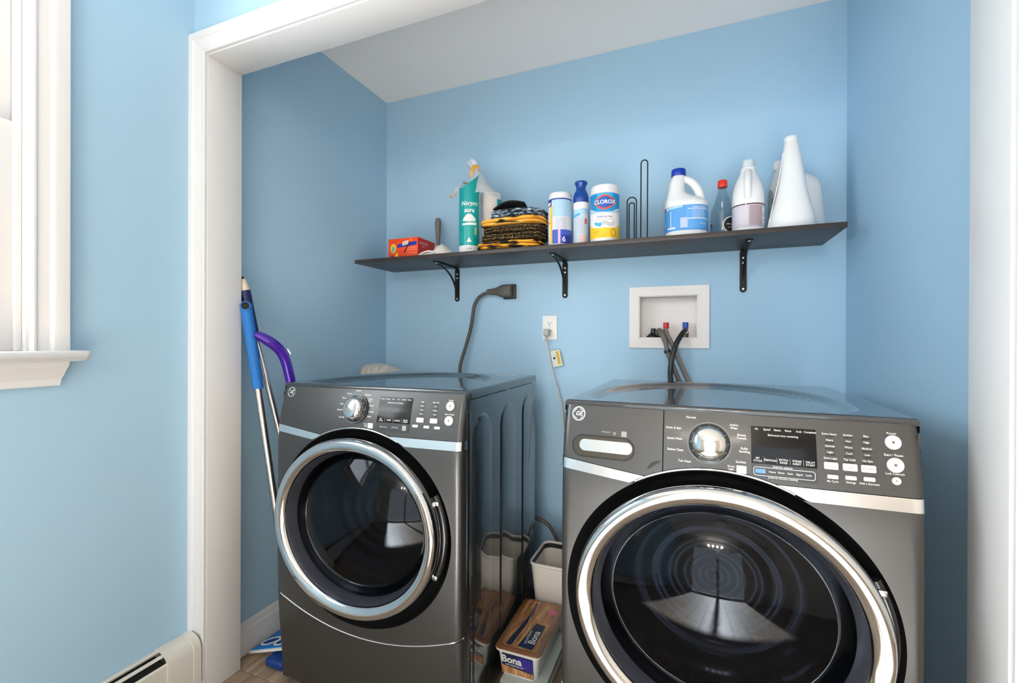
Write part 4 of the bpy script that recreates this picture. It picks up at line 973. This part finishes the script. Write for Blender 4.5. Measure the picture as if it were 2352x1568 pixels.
# duplex outlet
t = thing('wall_outlet', 'white duplex wall outlet with a cord plugged into its lower socket', 'outlet', (-.611, 0, 1.221))
OUTW = mat('outlet_white', 'EFEDEA', .35)
box('plate', -.035, .035, -.0055, -.0003, -.056, .056, OUTW, t, .002)
for zz in (.0195, -.0195):
    f = prism('receptacle', [(u, v + zz) for u, v in rrect(-.0170, .0170, -.0145, .0145, .011, 6)], lambda u, v, h: Vector((u, -h, v)), .005, .0072, OUTW, t)
    for sx_ in (-.0062, .0062): box('slot', sx_ - .0011, sx_ + .0011, -.0076, -.007, zz - .001, zz + .007, DARKGAP, f)
    prism('ground_hole', disc(0, zz - .007, .0026, 12), lambda u, v, h: Vector((u, -h, v)), .007, .0076, DARKGAP, f)
lathe('plate_screw', [(.003, 0), (.0028, .001), (.0001, .0013)], OUTW, t, 12, at=(0, -.0055, 0), rot=Matrix.Rotation(pi / 2, 3, 'X'))
t = thing('washer_cord', 'thin white power cord with paper tag running from outlet to washer', 'cord', (-.617, -.008, 1.200))
CORDW = mat('pale_grey_cord', 'CFCAC6', .5)
box('plug', -.014, .012, -.036, -.0005, -.018, .014, mat('grey_plug', 'B5B2AF', .45), t, .005, 3)
tube('strain_relief', [(-.004, -.024, -.015), (-.004, -.024, -.032), (-.004, -.023, -.046)], lambda s: .0062 - .002 * s, mat('grey_relief', 'BDBAB6', .5), t, 10, 4)
tube('cable', [(-.004, -.023, -.034), (0, -.022, -.060), (.010, -.020, -.100), (.021, -.020, -.155), (.036, -.022, -.21), (.055, -.022, -.27), (.070, -.022, -.33), (.080, -.024, -.42), (.10, -.03, -.6)], .0036, CORDW, t, 10, 8)
tg = prism('tag', [(u * cos(.22) - v * sin(.22) + .047, u * sin(.22) + v * cos(.22) - .118) for u, v in rrect(-.026, .018, -.038, .036, .002, 2)], lambda u, v, h: Vector((u, -h, v)), .012, .0125, mat('cream_tag', 'E6DDBE', .6), t)
prism('tag_yellow', [(u * cos(.22) - v * sin(.22) + .047, u * sin(.22) + v * cos(.22) - .118) for u, v in rrect(-.002, .012, -.030, .030, .001, 2)], lambda u, v, h: Vector((u, -h, v)), .0125, .0131, mat('tag_ochre', 'D2AE4A', .6), t)
prism('tag_grey', [(u * cos(.22) - v * sin(.22) + .047, u * sin(.22) + v * cos(.22) - .118) for u, v in rrect(-.023, -.004, -.032, .030, .001, 2)], lambda u, v, h: Vector((u, -h, v)), .0125, .0131, mat('tag_pale', 'D5D9DC', .6), t)
prism('tag_mark', [(u + .034, v - .120) for u, v in disc(0, 0, .0055, 12)], lambda u, v, h: Vector((u, -h, v)), .013, .0136, BLACKMAT, t)
as_part(t, washer, (-.2873, -.9378, 0), -.0197, 'power_cord')
# washer outlet box with valves
t = thing('washer_outlet_box', 'white recessed washer valve box set in the blue wall', 'valve box', (-.0905, 0, 1.262))
BOXW = mat('box_white_plastic', 'EFE9E6', .4)
x0, x1, z0, z1 = BOXH[0] + .0905, BOXH[1] + .0905, BOXH[2] - 1.262, BOXH[3] - 1.262
boxes('frame', [(-.159, .159, -.0075, -.0003, z1, .130), (-.159, .159, -.0075, -.0003, -.131, z0), (-.159, x0, -.0075, -.0003, z0, z1), (x1, .159, -.0075, -.0003, z0, z1)], BOXW, t)
bm = bmesh.new()
for b in ((x0, x1, .076, .080, z0, z1), (x0, x0 + .003, -.0003, .078, z0, z1), (x1 - .003, x1, -.0003, .078, z0, z1), (x0, x1, -.0003, .078, z0, z0 + .003), (x0, x1, -.0003, .078, z1 - .003, z1)): add_box(bm, *b)
from_bm('recess', bm, BOXW, t)
BRASS = mat('aged_brass', '6B5C48', .35, .8)
for vx, m, nm in ((-.010, mat('red_valve', 'D3262A', .35), 'hot_valve'), (.068, mat('blue_valve', '1B4CA8', .35), 'cold_valve')):
    v = lathe(nm, [(.0125, -.088), (.0125, -.060), (.009, -.056), (.009, -.046)], BRASS, t, 20, at=(vx, .035, 0))
    lathe('valve_handle', [(.0115, -.048), (.0118, -.046), (.0118, -.024), (.0108, -.0215), (.0001, -.0212)], m, v, 20, at=(vx, .035, 0))
    lathe('hose_collar', [(.0105, 0), (.0125, .002), (.0125, .012), (.0105, .014)], SATIN, v, 18, at=(vx, .030, -.058), rot=Matrix.Rotation(pi / 2, 3, 'X'))
lathe('drain_knob', [(.030, -.089), (.030, -.082), (.018, -.070), (.0115, -.064), (.0105, -.050), (.0095, -.047), (.0001, -.046)], BLACKGLOSS, t, 24, at=(-.062, .030, 0))
HOSEK = mat('black_hose', (.018, .018, .018), .4); HOSEG = mat('grey_hose', '8B8179', .45)
t = tag(tube('cold_water_hose', [(-.0225, .012, 1.206), (-.024, -.006, 1.205), (-.036, -.034, 1.188), (-.056, -.056, 1.150), (-.070, -.070, 1.10), (-.077, -.076, 1.05), (-.076, -.078, 1.00), (-.06, -.085, .92), (-.03, -.13, .80)], .0105, HOSEK, None, 12, 8), 'black rubber hose curving down from the blue valve', 'hose')
t = tag(tube('hot_water_hose', [(-.1005, .012, 1.206), (-.101, -.004, 1.204), (-.090, -.020, 1.180), (-.068, -.022, 1.135), (-.046, -.020, 1.08), (-.020, -.020, 1.02), (0.005, -.022, .96), (.03, -.06, .84)], .0095, HOSEG, None, 12, 8), 'grey hose slanting down from the red valve', 'hose')
t = tag(tube('drain_hose', [(-.136, .004, 1.196), (-.126, -.012, 1.205), (-.112, -.034, 1.19), (-.098, -.046, 1.155), (-.090, -.048, 1.118), (-.070, -.048, 1.06), (-.045, -.048, 1.0), (-.02, -.05, .94), (.01, -.10, .82)], lambda s: .0098 + .002 * sin(min(s, .4) / .4 * pi), mat('drain_hose_grey', '6E6861', .4), None, 12, 8, flat=1.0), 'dark grey washer drain hose hooked over the lip of the valve box', 'hose')
tube('hose_clip', [(-.0925, -.0475, 1.124), (-.089, -.048, 1.112)], .0135, HOSEK, t, 12, 3)
# flexible vent behind the dryer
P = [(-1.528, -.158, .982), (-1.49, -.158, .988), (-1.44, -.158, .988), (-1.38, -.158, .975), (-1.31, -.150, .94), (-1.25, -.135, .87), (-1.23, -.125, .78), (-1.23, -.125, .60)]
Q = catmull(P, 30)
t = tag(tube('vent_duct', Q, lambda s: .052 + .003 * sin(s * 420), mat('white_foil_duct', 'D8D4CF', .45, .15), None, 24, 1, raw=True, smooth=80), 'ribbed white vent duct peeking over the back of the dryer', 'duct')
# loop of hose low between the machines
t = tag(tube('floor_drain_tube', [(-.76, -.10, .22), (-.73, -.10, .335), (-.69, -.10, .358), (-.655, -.10, .366), (-.618, -.10, .361), (-.584, -.10, .343), (-.555, -.10, .305), (-.535, -.10, .268), (-.50, -.10, .19), (-.46, -.10, .05)], .0085, mat('taupe_hose', '5A4E45', .5), None, 12, 8), 'taupe hose arching low along the wall between the two machines', 'hose')
tube('rubber_sleeve', [(-.705, -.10, .353), (-.68, -.10, .361), (-.655, -.10, .366)], .0098, HOSEK, t, 12, 4)

# ------------------------------------------------------------------ mops beside the dryer
ALU = mat('brushed_aluminium', (.74, .72, .70), .28, 1)
def pole(t, a, b, segs, r, n=16):
    a, b = Vector(a), Vector(b)
    for nm, s0, s1, m, r0, r1 in segs: tube(nm, [a.lerp(b, s0 + (s1 - s0) * i / 4) for i in range(5)], (lambda r0, r1: (lambda s: r0 + (r1 - r0) * s))(r0, r1), m, t, n, 1, raw=True)
# flat mop with blue grip
t = thing('flat_mop', 'flat mop with bright blue grip on a silver pole leaning behind the door jamb', 'mop', (0, 0, 0))
A, B = (-1.352, -.775, .098), (-1.452, -.892, 1.292)
BLUEG = mat('bright_blue_grip', '1A72C4', .55, bump=(900, .5))
pole(t, A, B, [('pole', 0, .76, ALU, .0115, .0115), ('grip', .745, .995, BLUEG, .0175, .0190)], .012)
a, b = Vector(A), Vector(B)
lathe('grip_hole', [(.0135, -.0205), (.016, -.0205), (.016, .0205), (.0135, .0205)], BLUEG, t, 20, at=a.lerp(b, .985) + Vector((0, 0, .004)), rot=Matrix.Rotation(.75, 3, 'Z') @ Matrix.Rotation(pi / 2, 3, 'X'), smooth=30)
lathe('grip_hole_core', [(.0130, -.021), (.0130, .021)], DARKGAP, t, 20, at=a.lerp(b, .985) + Vector((0, 0, .004)), rot=Matrix.Rotation(.75, 3, 'Z') @ Matrix.Rotation(pi / 2, 3, 'X'), smooth=30)
for s in (.30, .34, .52, .68): tube('pole_collar', [a.lerp(b, s - .004), a.lerp(b, s + .004)], .0125, ALU, t, 16, 2)
PADB = mat('blue_microfibre', '1180CF', .85, bump=(700, .5)); PADD = mat('deep_blue_microfibre', '0B4E9E', .9); PADW = mat('white_binding', 'E6E4E0', .8)
mp = box('mop_pad', -1.508, -1.335, -.835, -.690, .004, .014, PADW, t, .004)
box('pad_top', -1.502, -1.340, -.828, -.695, .013, .0165, PADB, mp, .001)
for (px_, py_, rx_, ry_) in ((-1.455, -.782, .036, .022), (-1.378, -.790, .036, .024)):
    tube('pad_ring', [(px_ + rx_ * cos(a_) + ry_ * .3 * sin(a_), py_ + ry_ * sin(a_) + .4 * rx_ * cos(a_) * 0, .0172) for a_ in [2 * pi * i / 28 for i in range(28)]], .0042, PADW, mp, 8, 1, closed=True, raw=True, flat=.4)
    prism('pad_oval', [(px_ + rx_ * .86 * cos(a_) + ry_ * .26 * sin(a_), py_ + ry_ * .86 * sin(a_)) for a_ in [2 * pi * i / 28 for i in range(28)]], lambda u, v, h: Vector((u, v, h)), .0160, .0170, PADD, mp)
box('swivel_joint', -1.368, -1.336, -.800, -.760, .064, .110, BLACKMAT, t, .006)
for o_ in [mp] + list(mp.children):     # the pad lies tilted on the other mop's head
    for v_ in o_.data.vertices: v_.co.z += .33 * (v_.co.x + 1.508)
# spray mop with navy grip, cream tip
t = thing('spray_mop', 'silver-poled mop with navy grip and cream tip, partly hidden by the door jamb', 'mop', (0, 0, 0))
A, B = (-1.335, -.630, .045), (-1.488, -.882, 1.385)
NAVYG = mat('navy_grip', '101C55', .45)
pole(t, A, B, [('pole', 0, .86, ALU, .0105, .0105), ('grip', .845, .965, NAVYG, .0125, .0190), ('tip', .963, .992, mat('cream_plastic', 'D9CBB6', .5), .0195, .0130), ('end_button', .99, .999, BLACKMAT, .0090, .0070)], .01)
a, b = Vector(A), Vector(B)
tube('pole_collar', [a.lerp(b, .745), a.lerp(b, .752)], .0115, ALU, t, 16, 2)
hd = box('mop_head', -1.400, -1.318, -.857, -.565, .002, .034, mat('navy_plastic', '123C84', .4), t, .010, 3)
box('head_hinge', -1.350, -1.320, -.66, -.60, .03, .06, BLACKMAT, t, .005)
# purple handled stick vacuum
t = thing('stick_vacuum', 'glossy purple curved handle standing behind the left corner of the dryer', 'vacuum', (0, 0, 0))
PUR = mat('purple_gloss', '4A1FA8', .22, .25, Coat_Weight=.6)
tube('handle', [(-1.425, -.880, 1.180), (-1.418, -.860, 1.172), (-1.405, -.825, 1.148), (-1.398, -.795, 1.120), (-1.396, -.775, 1.085), (-1.396, -.760, 1.040), (-1.396, -.745, .98), (-1.396, -.730, .90)], lambda s: .0105 + .0095 * min(1, s / .25) - .003 * s, PUR, t, 18, 8)
tube('handle_button', [(-1.384, -.776, 1.128), (-1.380, -.766, 1.108)], .0065, SATIN, t, 10, 4)
tube('stick', [(-1.396, -.732, .91), (-1.395, -.70, .6), (-1.395, -.66, .12)], .0135, mat('grey_stick', '6E6B72', .35, .6), t, 16, 4)
box('floor_head', -1.455, -1.325, -.54, -.44, .0, .06, mat('purple_head', '3A2470', .35), t, .012, 3)
tube('neck', [(-1.395, -.66, .125), (-1.394, -.60, .07), (-1.392, -.53, .04)], .016, BLACKMAT, t, 12, 4)

# ------------------------------------------------------------------ between the machines
def rr_loft(name, secs, m, parent, k=6, smooth=40, cap0=True, cap1=True):
    V = []; Fc = []
    for x0, x1, y0, y1, r, z in secs: V += [(u, v, z) for u, v in rrect(x0, x1, y0, y1, r, k)]
    n = 4 * (k + 1); N = len(secs)
    for i in range(N - 1):
        for j in range(n): j2 = (j + 1) % n; Fc.append((i * n + j, i * n + j2, (i + 1) * n + j2, (i + 1) * n + j))
    if cap0: Fc.append(tuple(range(n - 1, -1, -1)))
    if cap1: Fc.append(tuple((N - 1) * n + j for j in range(n)))
    return mesh(name, V, Fc, m, parent, smooth)
t = thing('plastic_bin', 'open off-white plastic bin with a dark band inside its rim, behind the mop pad box', 'bin', (-.480, -.268, 0))
BINW = mat('off_white_plastic', 'E9E0D5', .45)
def bs(o, z): return (-.102 + o, .098 - o, -.108 + o, .108 - o, .032, z)
rr_loft('bin_body', [bs(.030, .0), bs(.027, .004), bs(.004, .292), bs(0, .296), bs(0, .304), bs(.002, .306), bs(.0045, .304), bs(.0075, .290), bs(.030, .010)], BINW, t, cap1=True)
rr_loft('dark_band', [bs(.0062, .296), bs(.0066, .298), bs(.0090, .282), bs(.0085, .280)], BLACKMAT, t, cap0=False, cap1=False)
rr_loft('liner', [bs(.034, .016), bs(.031, .018), bs(.028, .200), bs(.034, .204), bs(.060, .19)], mat('cream_liner', 'E3D5C0', .6), t)
LOWT = mat('frosted_green_tub', 'BFC9C4', .4); LOWL = mat('tub_label_pale', 'DDE0E4', .5)
t = thing('storage_tub', 'pale grey green plastic tub on the floor under the mop pad box', 'tub', (-.492, -.545, 0))
def tb(o, z): return (-.070 + o, .070 - o, -.158 + o, .150 - o, .020, z)
rr_loft('tub_body', [tb(.012, 0), tb(.010, .003), tb(.003, .060), tb(0, .063), tb(0, .069)], LOWT, t)
rr_loft('tub_lid', [tb(-.0015, .066), tb(-.002, .068), tb(-.002, .076), tb(.003, .0795)], LOWT, t)
prism('tub_label', [(-.040, .010), (.045, .010), (.050, .056), (-.045, .056)], lambda u, v, h: Vector((u, -.158 + .010 * (1 - v / .063) - h, v)), .001, .0018, LOWL, t)
prism('tub_label', [(-.150, .012), (.140, .012), (.140, .058), (-.150, .058)], lambda u, v, h: Vector((.070 - .010 * (1 - v / .063) + h, u, v)), .001, .0018, LOWL, t)
texts('tub_print', [('wet cloths', .014, lambda u, v: Vector((u + .01, -.1575 - .0025 + .010 * (1 - (v + .045) / .063), v + .045)))], GREYTXT, t)
t = thing('mop_pad_box', 'white plastic box with clear lid and brown BONA wood floor label, stacked on a tub', 'box', (-.512, -.527, .0797))
TUBW = mat('white_tub', 'E8E4E0', .4)
def bb(o, z): return (-.074 + o, .074 - o, -.150 + o, .145 - o, .020, z)
rr_loft('box_body', [bb(.014, 0), bb(.012, .003), bb(.004, .078), bb(-.003, .081), bb(-.004, .086), bb(-.002, .088)], TUBW, t)
lid = rr_loft('lid', [bb(-.0035, .0875), bb(-.003, .090), bb(.004, .093), bb(.010, .0935)], mat('wood_print_lid', '8A5A34', .25, Coat_Weight=.6), t)
lt = lambda x0, y0: (lambda u, v, h: Vector((x0 + u, y0 + v, .0936 + h)))
LIDWOOD = noise_mat('lid_wood_print', [(.3, '8A5A34'), (.55, 'B98355'), (.8, 'D8AE82')], 16, .25, (8, 1, 1), 3)
prism('wood_print', rrect(-.060, .060, -.136, .131, .012, 4), lt(0, 0), .0001, .0005, LIDWOOD, lid)
NAVYL = mat('navy_label', '1D2848', .35)
prism('mop_picture', [(-.046, -.130), (-.026, -.130), (-.012, .050), (-.016, .115), (-.024, .115), (-.022, .050)], lt(0, 0), .0005, .0009, NAVYL, lid)
prism('mop_stick', [(-.0170, .01), (-.0150, .01), (-.0170, .11), (-.019, .11)], lt(0, 0), .0009, .0012, PRINTDIM, lid)
prism('name_plate', [(-.006, -.128), (.046, -.130), (.050, .000), (.016, .005)], lt(0, 0), .0005, .0009, NAVYL, lid)
prism('pale_streak', [(-.010, -.120), (-.004, -.122), (.006, -.020), (-.002, -.018)], lt(0, 0), .0005, .0008, mat('tan_streak', 'D2A26A', .4), lid)
prism('foot_picture', [(.000, .030), (.020, .028), (.024, .075), (.036, .110), (.020, .120), (.010, .080)], lt(0, 0), .0005, .0008, mat('tan_leg', 'C49467', .4), lid)
prism('pink_sticker', disc(.050, .085, .016), lt(0, 0), .0006, .0010, mat('pink_sticker', 'E2788F', .5), lid)
text('lid_lettering', 'Bona', .034, lambda u, v: Vector((.033 + u, -.070 + v, .0936 + .0012)), PRINT, lid, .02, rot=pi / 2)
text('lid_lettering', 'wood floors', .014, lambda u, v: Vector((.012 + u, -.075 + v, .0936 + .0012)), PRINT, lid, .01, rot=pi / 2)
fr_ = lambda u, v, h: Vector((u, -.150 + .012 * (1 - v / .080) - h, v))
prism('front_label', rrect(-.052, .054, .008, .076, .004, 3), fr_, .0008, .0016, NAVYL, t)
prism('purple_panel', [(-.004, .038), (.053, .032), (.053, .074), (.004, .075)], fr_, .0016, .0020, mat('violet_panel', '33238A', .4), t)
prism('front_wood', [(-.051, .009), (.053, .009), (.053, .026), (-.051, .036)], fr_, .0016, .0021, LIDWOOD, t)
text('front_lettering', 'Bona', .034, lambda u, v: fr_(u - .018, v + .058, .0026), PRINT, t, .03)
texts('front_print', [('wet mopping pads', .0085, lambda u, v: fr_(u - .008, v + .041, .0026))], PRINT, t)
